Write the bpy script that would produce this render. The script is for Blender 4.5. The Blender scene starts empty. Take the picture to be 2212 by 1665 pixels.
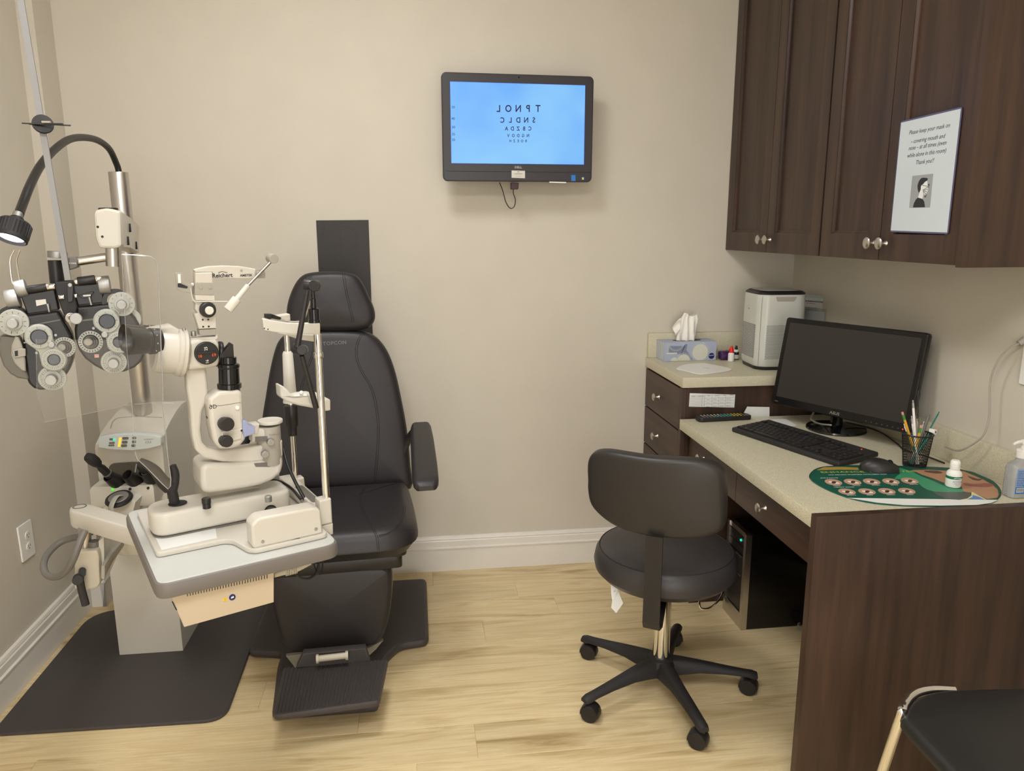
import bpy, bmesh, math, random
from mathutils import Vector, Matrix
from mathutils.bvhtree import BVHTree
from mathutils.geometry import tessellate_polygon
random.seed(7)
SC = bpy.context.scene
COL = SC.collection
PI = math.pi
rad = math.radians

# ------------------------------------------------------------------ camera
W, H = 2212, 1665
FPX = 1638.4
YAW, PITCH, ROLL = rad(7.2589), rad(11.6946), rad(-0.1137)
CAM = Vector((0, -3.08, 1.45))
_fwd = Vector((math.sin(YAW)*math.cos(PITCH), math.cos(YAW)*math.cos(PITCH), -math.sin(PITCH)))
_rt = Vector((math.cos(YAW), -math.sin(YAW), 0))
_up = _rt.cross(_fwd)
RT = _rt*math.cos(ROLL) + _up*math.sin(ROLL)
UP = -_rt*math.sin(ROLL) + _up*math.cos(ROLL)
FW = _fwd
cd = bpy.data.cameras.new('camera')
cd.sensor_width = 36; cd.sensor_fit = 'HORIZONTAL'; cd.lens = 36*FPX/W; cd.clip_start = 0.02
cam = bpy.data.objects.new('camera', cd); COL.objects.link(cam)
m = Matrix((RT, UP, -FW)).transposed().to_4x4(); m.translation = CAM
cam.matrix_world = m
SC.camera = cam

# ------------------------------------------------------------------ world, lights, exposure
wd = bpy.data.worlds.new('world'); SC.world = wd; wd.use_nodes = True
wd.node_tree.nodes['Background'].inputs[0].default_value = (1, .98, .95, 1)
wd.node_tree.nodes['Background'].inputs[1].default_value = 5.2  # fill for the low areas, entering through the doorway added behind the camera
def area(name, loc, sx, sy, power, col, rot=(0, 0, 0)):
    l = bpy.data.lights.new(name, 'AREA'); l.shape = 'RECTANGLE'; l.size = sx; l.size_y = sy
    l.energy = power; l.color = col
    o = bpy.data.objects.new(name, l); o.location = loc; o.rotation_euler = rot; COL.objects.link(o); return o
CEIL = 2.74
area("ceiling_panel_light", (-.22, -1.30, CEIL-.03), .45, .45, 21.5, (.99, .99, 1))
area("ceiling_panel_light", (-.2, -3.2, CEIL-.03), 1.1, .80, 47, (.99, .99, 1))
SC.view_settings.view_transform = 'Standard'; SC.view_settings.look = 'None'
SC.view_settings.gamma = 1; SC.view_settings.use_curve_mapping = False
SC.view_settings.exposure = -0.1

# ------------------------------------------------------------------ photo point -> place, on a known plane
def ray(px, py): return FW + RT*((px-W/2)/FPX) - UP*((py-H/2)/FPX)
def on(px, py, o, n):
    d = ray(px, py); return CAM + d*((Vector(o)-CAM).dot(n)/d.dot(n))
def pX(px, py, x): return on(px, py, (x, 0, 0), Vector((1, 0, 0)))
def pY(px, py, y): return on(px, py, (0, y, 0), Vector((0, 1, 0)))
def pZ(px, py, z): return on(px, py, (0, 0, z), Vector((0, 0, 1)))
def depth(p): return (Vector(p)-CAM).dot(FW)
def s2l(v):
    v = v/255; return v/12.92 if v <= .04045 else ((v+.055)/1.055)**2.4
def C3(r, g, b): return (s2l(r), s2l(g), s2l(b), 1)

class Fr:
    """local frame: a to the right, b up, c towards the viewer"""
    def __init__(s, o, yaw=0, roll=0, tilt=0, M=None):
        y, r, t = rad(yaw), rad(roll), rad(tilt)
        u = Vector((math.cos(y), math.sin(y), 0)); n = Vector((math.sin(y), -math.cos(y), 0)); w = Vector((0, 0, 1))
        w, n = w*math.cos(t) - n*math.sin(t), n*math.cos(t) + w*math.sin(t)
        u, w = u*math.cos(r) + w*math.sin(r), -u*math.sin(r) + w*math.cos(r)
        s.o, s.u, s.w, s.n = Vector(o), u, w, n
        s.M = Matrix((u, w, n)).transposed().to_4x4(); s.M.translation = s.o
        s.I = s.M.inverted()
    def P(s, a, b, c=0): return s.M @ Vector((a, b, c))
    def W(s, px, py, c=0): return on(px, py, s.o + s.n*c, s.n)
    def l(s, px, py, c=0):
        p = s.I @ s.W(px, py, c); return (p.x, p.y)
    def poly(s, pts, c=0): return [s.l(x, y, c) for x, y in pts]
    def m(s, px, py, r, c=0): return r*depth(s.W(px, py, c))/FPX     # pixels -> metres there
HOR = lambda z, yaw=0, o=(0, 0): Matrix.Translation((o[0], o[1], z)) @ Matrix.Rotation(rad(yaw), 4, 'Z')  # a=x, b=y, c=up

# ------------------------------------------------------------------ outlines
def rrect(w, h, r, seg=5, cx=0, cy=0):
    out = []
    for qx, qy, a0 in ((1, 1, 0), (-1, 1, 90), (-1, -1, 180), (1, -1, 270)):
        for i in range(seg+1):
            a = rad(a0 + 90*i/seg); out.append((cx+qx*(w/2-r)+r*math.cos(a), cy+qy*(h/2-r)+r*math.sin(a)))
    return out
def rounded(pts, r, seg=4):
    out = []; n = len(pts)
    for i in range(n):
        p, a, b = Vector(pts[i]), Vector(pts[i-1]), Vector(pts[(i+1) % n])
        da, db = (a-p), (b-p); la, lb = da.length, db.length
        rr = r[i] if isinstance(r, (list, tuple)) else r
        k = min(rr, la*.49, lb*.49)
        if k < 1e-5: out.append(tuple(p)); continue
        A, B = p+da/la*k, p+db/lb*k
        for j in range(seg+1):
            t = j/seg; q = A*(1-t)**2 + p*2*t*(1-t) + B*t*t; out.append((q.x, q.y))
    return out
def smooth_closed(pts, k=4):
    out = []; n = len(pts); V = [Vector(p) for p in pts]
    for i in range(n):
        p0, p1, p2, p3 = V[i-1], V[i], V[(i+1) % n], V[(i+2) % n]
        for j in range(k):
            t = j/k
            out.append(tuple(.5*((2*p1)+(p2-p0)*t+(2*p0-5*p1+4*p2-p3)*t*t+(3*p1-p0-3*p2+p3)*t**3)))
    return out
def smooth_open(pts, k=6):
    V = [Vector(p) for p in pts]; V = [V[0]*2-V[1]] + V + [V[-1]*2-V[-2]]; out = []
    for i in range(1, len(V)-2):
        p0, p1, p2, p3 = V[i-1:i+3]
        for j in range(k):
            t = j/k
            out.append(.5*((2*p1)+(p2-p0)*t+(2*p0-5*p1+4*p2-p3)*t*t+(3*p1-p0-3*p2+p3)*t**3))
    out.append(V[-2]); return out
def circle(r, n=24, cx=0, cy=0, ry=None): return [(cx+r*math.cos(2*PI*i/n), cy+(ry or r)*math.sin(2*PI*i/n)) for i in range(n)]
def area2(p): return sum(p[i-1][0]*p[i][1]-p[i][0]*p[i-1][1] for i in range(len(p)))/2
def inset(pts, d):
    n = len(pts); out = []
    for i in range(n):
        p, a, b = Vector(pts[i]), Vector(pts[i-1]), Vector(pts[(i+1) % n])
        e1, e2 = (p-a), (b-p)
        if e1.length < 1e-9 or e2.length < 1e-9: out.append(tuple(p)); continue
        e1.normalize(); e2.normalize()
        n1, n2 = Vector((-e1.y, e1.x)), Vector((-e2.y, e2.x)); k = n1+n2
        if k.length < 1e-6: out.append(tuple(p)); continue
        k.normalize(); q = p + k*(d/max(.35, k.dot(n1))); out.append((q.x, q.y))
    # where the offset outline would cross itself, gather the run of points into one
    for _ in range(3):
        bad = [(Vector(out[(i+1) % n])-Vector(out[i])).dot(Vector(pts[(i+1) % n])-Vector(pts[i])) < 0 for i in range(n)]
        if not any(bad) or all(bad): break
        s0 = bad.index(False); i = s0+1
        while i < s0+n:
            if bad[i % n]:
                j = i
                while bad[j % n] and j < s0+n: j += 1
                a_, b_ = Vector(out[i % n]), Vector(out[j % n]); q = (a_+b_)/2
                for k_ in range(i, j+1): out[k_ % n] = (q.x, q.y)
                i = j+1
            else: i += 1
    return out

# ------------------------------------------------------------------ mesh builder
WORLD = {}
class MB:
    def __init__(s): s.bm = bmesh.new()
    def loft(s, rings, cap=(True, True), closed=True, tess=None):
        vs = [[s.bm.verts.new(p) for p in r] for r in rings]; n = len(vs[0])
        for i in range(len(vs)-1):
            for j in range(n if closed else n-1):
                k = (j+1) % n
                try: s.bm.faces.new((vs[i][j], vs[i][k], vs[i+1][k], vs[i+1][j])).smooth = True
                except ValueError: pass
        for on_, vr, ring in ((cap[0], vs[0], rings[0]), (cap[1], vs[-1], rings[-1])):
            if not on_: continue
            if tess is None or n < 5: s.bm.faces.new(list(reversed(vr)) if vr is vs[0] else vr); continue
            for tri in tess:
                try: s.bm.faces.new([vr[k] for k in (tri if vr is vs[-1] else tri[::-1])])
                except ValueError: pass
        return s
    def slab(s, M, pts, c0, c1, bev=0, bd=None, seg=2, back=True):
        if isinstance(M, Fr): M = M.M
        if area2(pts) < 0: pts = list(reversed(pts))
        bd = bev if bd is None else bd; R = []
        if c1 < c0: c0, c1 = c1, c0
        def ring(d, c):
            q = inset(pts, d) if d > 0 else pts; R.append([M @ Vector((x, y, c)) for x, y in q])
        if bev > 0 and back:
            for i in range(seg):
                a = PI/2*i/seg; ring(bev*(1-math.sin(a)), c0+bd*(1-math.cos(a)))
            ring(0, c0+bd)
        else: ring(0, c0)
        if bev > 0:
            for i in range(seg+1):
                a = PI/2*i/seg; ring(bev*(1-math.cos(a)), c1-bd*(1-math.sin(a)))
        else: ring(0, c1)
        last = inset(pts, bev) if bev > 0 else pts
        def tsl(q):
            t_ = tessellate_polygon([[Vector((x, y, 0)) for x, y in q]])
            a_ = sum(abs(area2([q[i] for i in tr])) for tr in t_); return t_, abs(a_-abs(area2(q))) <= .01*abs(area2(q))
        t_, ok_ = tsl(last)
        if not ok_: t_, _ = tsl(pts)
        return s.loft(R, tess=t_)
    def cushion(s, M, pts, c0, c1, edge=.02, dome=.01, bd=None):
        """padded slab: rounded rim, gently domed front"""
        if isinstance(M, Fr): M = M.M
        if area2(pts) < 0: pts = list(reversed(pts))
        cx = sum(p[0] for p in pts)/len(pts); cy = sum(p[1] for p in pts)/len(pts); R = []
        def ring(q, c): R.append([M @ Vector((x, y, c)) for x, y in q])
        bd = bd or edge
        ring(inset(pts, edge*.6), c0); ring(pts, c0+bd*.6)
        for i in range(6):
            a = PI/2*i/5; ring(inset(pts, edge*(1-math.cos(a))) if i else pts, c1-dome-bd*(1-math.sin(a)))
        base = inset(pts, edge)
        for k in (.92, .8, .62, .42, .2, .05):
            ring([(cx+(x-cx)*k, cy+(y-cy)*k) for x, y in base], c1-dome*k*k)
        return s.loft(R)
    def box(s, c, size, bev=0, M=None, seg=2):
        M = M or Matrix.Identity(4)
        return s.slab(M @ Matrix.Translation(Vector(c)), [(-size[0]/2, -size[1]/2), (size[0]/2, -size[1]/2), (size[0]/2, size[1]/2), (-size[0]/2, size[1]/2)], -size[2]/2, size[2]/2, bev, seg=seg)
    def bx(s, x0, x1, y0, y1, z0, z1, bev=0): return s.box(((x0+x1)/2, (y0+y1)/2, (z0+z1)/2), (abs(x1-x0), abs(y1-y0), abs(z1-z0)), bev)
    def lathe(s, o, ax, prof, seg=28, cap=(True, True), ref=None):
        o = Vector(o); z = Vector(ax).normalized(); x = Vector(ref) if ref else z.orthogonal()
        x = (x - z*x.dot(z)).normalized(); y = z.cross(x)
        return s.loft([[o + z*h + (x*math.cos(2*PI*i/seg)+y*math.sin(2*PI*i/seg))*max(r, 1e-5) for i in range(seg)] for r, h in prof], cap)
    def cyl(s, p0, p1, r0, r1=None, seg=24, bev=0):
        p0, p1 = Vector(p0), Vector(p1); r1 = r0 if r1 is None else r1; L = (p1-p0).length
        if bev: pr = [(r0-bev, 0), (r0-.3*bev, .3*bev), (r0, bev), (r1, L-bev), (r1-.3*bev, L-.3*bev), (r1-bev, L)]
        else: pr = [(r0, 0), (r1, L)]
        return s.lathe(p0, p1-p0, pr, seg)
    def disc(s, F, px, py, rpx, c0, c1, r1=None, bev=0, seg=32, dx=0, dy=0):
        a, b = F.l(px, py, c1); r = F.m(px, py, rpx, c1)
        return s.cyl(F.P(a, b, c0), F.P(a, b, c1), r, (r if r1 is None else F.m(px, py, r1, c1)), seg, bev)
    def ring(s, F, px, py, ro, ri, c0, c1, seg=32):
        a, b = F.l(px, py, c1); ro, ri = F.m(px, py, ro, c1), F.m(px, py, ri, c1); o = F.P(a, b, c0); h = c1-c0
        return s.lathe(o, F.n, [(ri, 0), (ro, 0), (ro, h*.8), (ro-.0006, h), (ri+.0006, h), (ri, h*.8), (ri, 0)], seg, (False, False))
    def tube(s, pts, r, seg=10, sm=0, ry=None, flat=None):
        V = smooth_open(pts, sm) if sm else [Vector(p) for p in pts]
        rs = r if isinstance(r, (list, tuple)) else None; R = []; n = len(V); x = None
        for i, p in enumerate(V):
            t = (V[min(i+1, n-1)]-V[max(i-1, 0)]).normalized()
            if x is None: x = (Vector(flat) - t*Vector(flat).dot(t)).normalized() if flat else t.orthogonal().normalized()
            x = (x - t*x.dot(t)).normalized(); y = t.cross(x)
            q = (rs[0]+(rs[-1]-rs[0])*i/(n-1)) if rs else r; qy = ry if ry else q
            R.append([p + x*q*math.cos(2*PI*k/seg) + y*qy*math.sin(2*PI*k/seg) for k in range(seg)])
        return s.loft(R)
    def ball(s, c, r, seg=16, sc=(1, 1, 1), M=None):
        R = []; c = Vector(c)
        for i in range(seg//2+1):
            a = -PI/2 + PI*i/(seg//2); q = max(math.cos(a), 1e-4)
            ring = [Vector((r*sc[0]*q*math.cos(2*PI*k/seg), r*sc[1]*q*math.sin(2*PI*k/seg), r*sc[2]*math.sin(a))) for k in range(seg)]
            R.append([c + ((M.to_3x3() @ v) if M else v) for v in ring])
        return s.loft(R)
    def flat(s, pts): s.bm.faces.new([s.bm.verts.new(p) for p in pts]); return s
    def text(s, M, body, size, ext=.0004, align='CENTER', mirror=False, sx=1, shear=0, spacing=1, bold=0):
        if isinstance(M, Fr): M = M.M
        cu = bpy.data.curves.new('t', 'FONT'); cu.body = body; cu.size = size; cu.align_x = align; cu.align_y = 'CENTER'
        cu.extrude = ext; cu.shear = shear; cu.space_character = spacing; cu.resolution_u = 3; cu.offset = bold*size
        o = bpy.data.objects.new('t', cu); COL.objects.link(o); bpy.context.view_layer.update()
        me = bpy.data.meshes.new_from_object(o.evaluated_get(bpy.context.evaluated_depsgraph_get()))
        me.transform(M @ Matrix.Diagonal((-sx if mirror else sx, 1, 1, 1))); s.bm.from_mesh(me)
        bpy.data.objects.remove(o); bpy.data.curves.remove(cu); bpy.data.meshes.remove(me); return s
    def bvh(s): s.bm.normal_update(); return BVHTree.FromBMesh(s.bm)
    def build(s, name, mat, parent=None, label=None, sharp=32, mats=None):
        bm = s.bm; bmesh.ops.recalc_face_normals(bm, faces=bm.faces)
        xs = [v.co for v in bm.verts]
        lo = Vector([min(v[i] for v in xs) for i in range(3)]); hi = Vector([max(v[i] for v in xs) for i in range(3)])
        c = (lo+hi)/2
        if parent is None: c.z = lo.z
        bmesh.ops.translate(bm, verts=bm.verts, vec=-c)
        bm.normal_update(); sa = rad(sharp)
        for e in bm.edges:
            lf = e.link_faces; e.smooth = not (len(lf) != 2 or lf[0].normal.angle(lf[1].normal, 0) > sa)
        me = bpy.data.meshes.new(name); bm.to_mesh(me); bm.free()
        me.update()
        if me.normals_domain == 'FACE': me.shade_flat()
        me.materials.append(mat)
        o = bpy.data.objects.new(name, me); COL.objects.link(o); WORLD[o.name] = c
        if parent is not None: o.parent = parent; o.location = c - WORLD[parent.name]
        else: o.location = c
        if label: o['label'] = label
        return o
def hit(bvh, px, py, off=0.0):
    d = ray(px, py).normalized(); h = bvh.ray_cast(CAM, d)
    return (h[0] - d*off) if h[0] is not None else None
def thing(name, label, cat, loc, group=None):
    o = bpy.data.objects.new(name, None); o.empty_display_size = .05; COL.objects.link(o); o.location = loc
    WORLD[o.name] = Vector(loc); return tag(o, label, cat, group)
def tag(o, label, cat, group=None):
    o['label'] = label; o['category'] = cat
    if group: o['group'] = group
    return o
def struct(o): o['kind'] = 'structure'; return o

# ------------------------------------------------------------------ materials
def mat(name, col, rough=.5, metal=0, spec=.5, coat=0, bump=None, emit=None, alpha=None, trans=0, ior=1.45):
    m = bpy.data.materials.new(name); m.use_nodes = True; nt = m.node_tree; b = nt.nodes['Principled BSDF']
    b.inputs['Base Color'].default_value = col; b.inputs['Roughness'].default_value = rough; b.inputs['Metallic'].default_value = metal
    b.inputs['Specular IOR Level'].default_value = spec; b.inputs['Coat Weight'].default_value = coat; b.inputs['IOR'].default_value = ior
    b.inputs['Transmission Weight'].default_value = trans
    if emit: b.inputs['Emission Color'].default_value = emit[0]; b.inputs['Emission Strength'].default_value = emit[1]
    # every surface carries a faint procedural variation of colour and relief
    g = nt.nodes.new('ShaderNodeNewGeometry'); n = nt.nodes.new('ShaderNodeTexNoise'); nt.links.new(g.outputs['Position'], n.inputs['Vector'])
    sc, st = bump or (60, .02); n.inputs['Scale'].default_value = sc; n.inputs['Detail'].default_value = 3
    if not trans:
        bp = nt.nodes.new('ShaderNodeBump'); bp.inputs['Strength'].default_value = st; bp.inputs['Distance'].default_value = .002
        nt.links.new(n.outputs['Fac'], bp.inputs['Height']); nt.links.new(bp.outputs['Normal'], b.inputs['Normal'])
        mx = nt.nodes.new('ShaderNodeMix'); mx.data_type = 'RGBA'
        mx.inputs['A'].default_value = (col[0]*.95, col[1]*.95, col[2]*.95, 1); mx.inputs['B'].default_value = (min(1, col[0]*1.04), min(1, col[1]*1.04), min(1, col[2]*1.04), 1)
        n2 = nt.nodes.new('ShaderNodeTexNoise'); n2.inputs['Scale'].default_value = 6; nt.links.new(g.outputs['Position'], n2.inputs['Vector'])
        nt.links.new(n2.outputs['Fac'], mx.inputs['Factor']); nt.links.new(mx.outputs['Result'], b.inputs['Base Color'])
    return m
def nodes(m): return m.node_tree, m.node_tree.nodes['Principled BSDF']
def ramp(nt, stops):
    r = nt.nodes.new('ShaderNodeValToRGB'); e = r.color_ramp.elements
    while len(e) < len(stops): e.new(.5)
    for k, (p, c) in zip(e, stops): k.position = p; k.color = c
    return r
def wood(name, c0, c1, c2, axis='Z', scale=9):
    m = mat(name, c1, .42, bump=(200, .03)); nt, b = nodes(m)
    g = nt.nodes.new('ShaderNodeNewGeometry'); mp = nt.nodes.new('ShaderNodeMapping'); nt.links.new(g.outputs['Position'], mp.inputs['Vector'])
    s = [scale*2.6]*3; s['XYZ'.index(axis)] = scale*.16; mp.inputs['Scale'].default_value = s
    n = nt.nodes.new('ShaderNodeTexNoise'); n.inputs['Scale'].default_value = 1; n.inputs['Detail'].default_value = 7; n.inputs['Roughness'].default_value = .62
    nt.links.new(mp.outputs['Vector'], n.inputs['Vector'])
    r = ramp(nt, [(.3, c0), (.5, c1), (.72, c2)]); nt.links.new(n.outputs['Fac'], r.inputs['Fac']); nt.links.new(r.outputs['Color'], b.inputs['Base Color'])
    return m
def speckle(name, base, dark, light):
    m = mat(name, base, .38); nt, b = nodes(m)
    g = nt.nodes.new('ShaderNodeNewGeometry')
    def vor(sc): 
        v = nt.nodes.new('ShaderNodeTexVoronoi'); v.inputs['Scale'].default_value = sc; v.feature = 'F1'; nt.links.new(g.outputs['Position'], v.inputs['Vector']); return v
    v1, v2 = vor(560), vor(430)
    r1 = ramp(nt, [(.0, dark), (.26, dark), (.40, base), (1, base)]); nt.links.new(v1.outputs['Distance'], r1.inputs['Fac'])
    m1 = nt.nodes.new('ShaderNodeMix'); m1.data_type = 'RGBA'
    cr = ramp(nt, [(0, (0, 0, 0, 1)), (.60, (0, 0, 0, 1)), (.66, (.9, .9, .9, 1))]); nt.links.new(v1.outputs['Color'], cr.inputs['Fac'])
    m1.inputs['A'].default_value = base; nt.links.new(cr.outputs['Color'], m1.inputs['Factor']); nt.links.new(r1.outputs['Color'], m1.inputs['B'])
    m2 = nt.nodes.new('ShaderNodeMix'); m2.data_type = 'RGBA'
    c2 = ramp(nt, [(0, (0, 0, 0, 1)), (.7, (0, 0, 0, 1)), (.76, (.8, .8, .8, 1))]); nt.links.new(v2.outputs['Color'], c2.inputs['Fac'])
    nt.links.new(m1.outputs['Result'], m2.inputs['A']); m2.inputs['B'].default_value = light
    nt.links.new(c2.outputs['Color'], m2.inputs['Factor']); nt.links.new(m2.outputs['Result'], b.inputs['Base Color'])
    return m
M_wall = mat('wall_paint', C3(203, 196, 182), .62, bump=(350, .06))
M_ceil = mat('ceiling_paint', C3(238, 235, 228), .8)
M_trim = mat('white_trim_paint', C3(226, 221, 212), .35)
M_dwood = wood('dark_espresso_wood', C3(42, 30, 24), C3(62, 45, 36), C3(78, 57, 45))
M_dwoodh = wood('dark_espresso_wood_along', C3(46, 33, 27), C3(68, 50, 41), C3(86, 64, 52), 'Y')
M_counter = speckle('speckled_laminate', C3(199, 193, 168), C3(118, 104, 80), C3(214, 207, 186))
M_leather = mat('charcoal_vinyl', C3(42, 39, 41), .42, bump=(480, .16))
M_leather2 = mat('dark_stool_vinyl', C3(58, 55, 56), .4, bump=(480, .12))
M_stoolback = mat('stool_back_shell', C3(44, 41, 39), .42)
M_black = mat('black_plastic', C3(34, 32, 32), .38)
M_blackm = mat('matte_black_plastic', C3(40, 38, 39), .6)
M_gloss = mat('glossy_black', C3(20, 19, 20), .12)
M_gray = mat('dark_grey_base_coat', C3(68, 63, 62), .5, bump=(900, .3))
M_beige = mat('beige_enamel', C3(200, 195, 184), .28)
M_beige2 = mat('warm_beige_enamel', C3(192, 184, 166), .32)
M_offw = mat('off_white_plastic', C3(208, 205, 195), .35)
M_tan = mat('tan_enamel', C3(192, 176, 152), .4)
M_gold = mat('table_top_laminate', C3(190, 192, 187), .3)
M_edge = mat('grey_edge_band', C3(112, 106, 102), .45)
M_greyp = mat('grey_plastic', C3(160, 155, 144), .4)
M_midgrey = mat('mid_grey_plastic', C3(108, 104, 98), .45)
M_chrome = mat('chrome', (.82, .8, .77, 1), .1, 1)
M_steel = mat('brushed_steel', (.56, .53, .5, 1), .3, 1)
M_alum = mat('satin_aluminium', (.40, .395, .385, 1), .52, 1)
M_nickel = mat('satin_nickel', (.62, .57, .51, 1), .3, 1)
M_white = mat('white_plastic', C3(232, 230, 224), .35)
M_paper = mat('white_paper', C3(222, 224, 222), .7)
M_ink = mat('dark_ink', C3(40, 42, 46), .7)
M_inkb = mat('pale_grey_ink', C3(120, 122, 124), .7)
M_red = mat('red_plastic', C3(214, 28, 16), .35)
M_purple = mat('purple_foil', C3(66, 34, 84), .35)
M_tissue = mat('tissue_paper', C3(240, 236, 228), .9)
def clear(name, col, alpha, rough=.02):
    m = bpy.data.materials.new(name); m.use_nodes = True; nt = m.node_tree; b = nt.nodes['Principled BSDF']; out = nt.nodes['Material Output']
    b.inputs['Base Color'].default_value = col; b.inputs['Roughness'].default_value = rough
    t = nt.nodes.new('ShaderNodeBsdfTransparent'); t.inputs[0].default_value = (.985, .985, .98, 1)
    gl = nt.nodes.new('ShaderNodeBsdfGlossy'); gl.inputs['Roughness'].default_value = rough
    fr = nt.nodes.new('ShaderNodeFresnel'); fr.inputs['IOR'].default_value = 1.45
    mx = nt.nodes.new('ShaderNodeMixShader'); nt.links.new(fr.outputs[0], mx.inputs[0]); nt.links.new(t.outputs[0], mx.inputs[1]); nt.links.new(gl.outputs[0], mx.inputs[2])
    m2 = nt.nodes.new('ShaderNodeMixShader'); m2.inputs[0].default_value = alpha; nt.links.new(mx.outputs[0], m2.inputs[1]); nt.links.new(b.outputs[0], m2.inputs[2])
    nt.links.new(m2.outputs[0], out.inputs[0]); return m
M_clear = clear('clear_acrylic', (.8, .79, .76, 1), .025)
M_edgeclear = clear('acrylic_edge', (.7, .7, .68, 1), .5, .1)
M_gel = clear('clear_bottle', (.8, .82, .84, 1), .3)
def emis(name, col, st): return mat(name, (0.02, .02, .02, 1), .3, emit=(col, st))
M_ledg = emis('green_led', C3(90, 230, 40), 1.2); M_ledc = emis('cyan_led', C3(40, 230, 190), 1.2)
M_ledy = emis('yellow_led', C3(255, 200, 0), 1.5); M_ledr = emis('red_led', C3(255, 60, 20), 1.5)
M_lampglow = emis('lamp_glow', (1, .96, 1, 1), 9)
M_dial = mat('pale_dial', C3(170, 171, 162), .35)
M_lens = mat('dark_lens', C3(26, 26, 32), .06)

# ------------------------------------------------------------------ the room
XL, XR, YF = -1.302, 1.60, -4.9
struct(MB().bx(XL-.1, XR+.1, 0, .1, 0, CEIL).build('wall_back', M_wall))
struct(MB().bx(XL-.1, XL, YF, 0, 0, CEIL).build('wall_left', M_wall))
struct(MB().bx(XR, XR+.1, YF, 0, 0, CEIL).build('wall_right', M_wall))
# wall behind the camera: unseen doorway, added to let fill light in
struct(MB().bx(XL-.1, -.55, YF-.1, YF, 0, CEIL).bx(.95, XR+.1, YF-.1, YF, 0, CEIL).bx(-.55, .95, YF-.1, YF, 2.1, CEIL).build('wall_front', M_wall))
struct(MB().bx(XL-.1, XR+.1, YF-.1, .1, CEIL, CEIL+.1).build('ceiling', M_ceil))
struct(MB().bx(XL, -1.249, -.143, 0, 0, CEIL).build('wall_corner', M_wall))
# floor: planks 152 mm wide, 1.22 m long, running left to right
fl = MB(); bmf = fl.bm; lay = bmf.loops.layers.float_color.new('plank')
joint = [.042, .38, .52, .218, -.30, -.515, -.203, .14, -.031, .41]
g = .0010
for r in range(34):
    y1 = -.152*r; y0 = y1-.152
    if y0 < YF-.1: y0 = YF-.1
    if y1 <= YF-.09: break
    j = joint[r] if r < len(joint) else random.uniform(-.6, .6); x = j
    while x > XL: x -= 1.22
    while x < XR:
        x0, x1 = max(x, XL-.05), min(x+1.22, XR+.05); v = (random.random(), random.random(), random.random(), 1)
        if x1 > x0+.01:
            vs = [bmf.verts.new(p) for p in ((x0+g, y0+g, 0), (x1-g, y0+g, 0), (x1-g, y1-g, 0), (x0+g, y1-g, 0), (x0, y0, -.0015), (x1, y0, -.0015), (x1, y1, -.0015), (x0, y1, -.0015))]
            fs = [bmf.faces.new(vs[:4])]
            for k in range(4): fs.append(bmf.faces.new((vs[4+k], vs[4+(k+1) % 4], vs[(k+1) % 4], vs[k])))
            for f_ in fs:
                for lp in f_.loops: lp[lay] = v
        x += 1.22
M_floor = mat('light_laminate_planks', C3(214, 184, 128), .34, bump=(300, .04)); nt, b = nodes(M_floor)
at = nt.nodes.new('ShaderNodeAttribute'); at.attribute_name = 'plank'
gg = nt.nodes.new('ShaderNodeNewGeometry'); va = nt.nodes.new('ShaderNodeVectorMath'); va.operation = 'MULTIPLY_ADD'
nt.links.new(at.outputs['Color'], va.inputs[0]); va.inputs[1].default_value = (7, 5, 9); nt.links.new(gg.outputs['Position'], va.inputs[2])
mp = nt.nodes.new('ShaderNodeMapping'); mp.inputs['Scale'].default_value = (1.1, 9, 1); nt.links.new(va.outputs[0], mp.inputs['Vector'])
n1 = nt.nodes.new('ShaderNodeTexNoise'); n1.inputs['Scale'].default_value = 1.6; n1.inputs['Detail'].default_value = 6; n1.inputs['Roughness'].default_value = .55; n1.inputs['Distortion'].default_value = .9
nt.links.new(mp.outputs[0], n1.inputs['Vector'])
mp2 = nt.nodes.new('ShaderNodeMapping'); mp2.inputs['Scale'].default_value = (4, 160, 1); nt.links.new(va.outputs[0], mp2.inputs['Vector'])
n2 = nt.nodes.new('ShaderNodeTexNoise'); n2.inputs['Scale'].default_value = 1; n2.inputs['Detail'].default_value = 4; nt.links.new(mp2.outputs[0], n2.inputs['Vector'])
r1 = ramp(nt, [(.25, C3(166, 140, 96)), (.40, C3(212, 189, 143)), (.50, C3(230, 210, 166)), (.62, C3(220, 197, 151)), (.78, C3(238, 221, 181))])
nt.links.new(n1.outputs['Fac'], r1.inputs['Fac'])
r2 = ramp(nt, [(.3, (.86, .84, .8, 1)), (.6, (1, 1, 1, 1))]); nt.links.new(n2.outputs['Fac'], r2.inputs['Fac'])
mm = nt.nodes.new('ShaderNodeMix'); mm.data_type = 'RGBA'; mm.blend_type = 'MULTIPLY'; mm.inputs['Factor'].default_value = .8
nt.links.new(r1.outputs[0], mm.inputs['A']); nt.links.new(r2.outputs[0], mm.inputs['B'])
sp = nt.nodes.new('ShaderNodeSeparateColor'); nt.links.new(at.outputs['Color'], sp.inputs[0])
mr = nt.nodes.new('ShaderNodeMapRange'); mr.inputs['To Min'].default_value = .93; mr.inputs['To Max'].default_value = 1.05; nt.links.new(sp.outputs[0], mr.inputs['Value'])
vm = nt.nodes.new('ShaderNodeVectorMath'); vm.operation = 'SCALE'; nt.links.new(mm.outputs['Result'], vm.inputs[0]); nt.links.new(mr.outputs[0], vm.inputs['Scale'])
nt.links.new(vm.outputs[0], b.inputs['Base Color'])
fo = fl.build('floor', M_floor); struct(fo)
struct(MB().bx(XL-.1, XR+.1, YF-.1, .1, -.1, -.0017).build('floor', M_ink))
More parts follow.
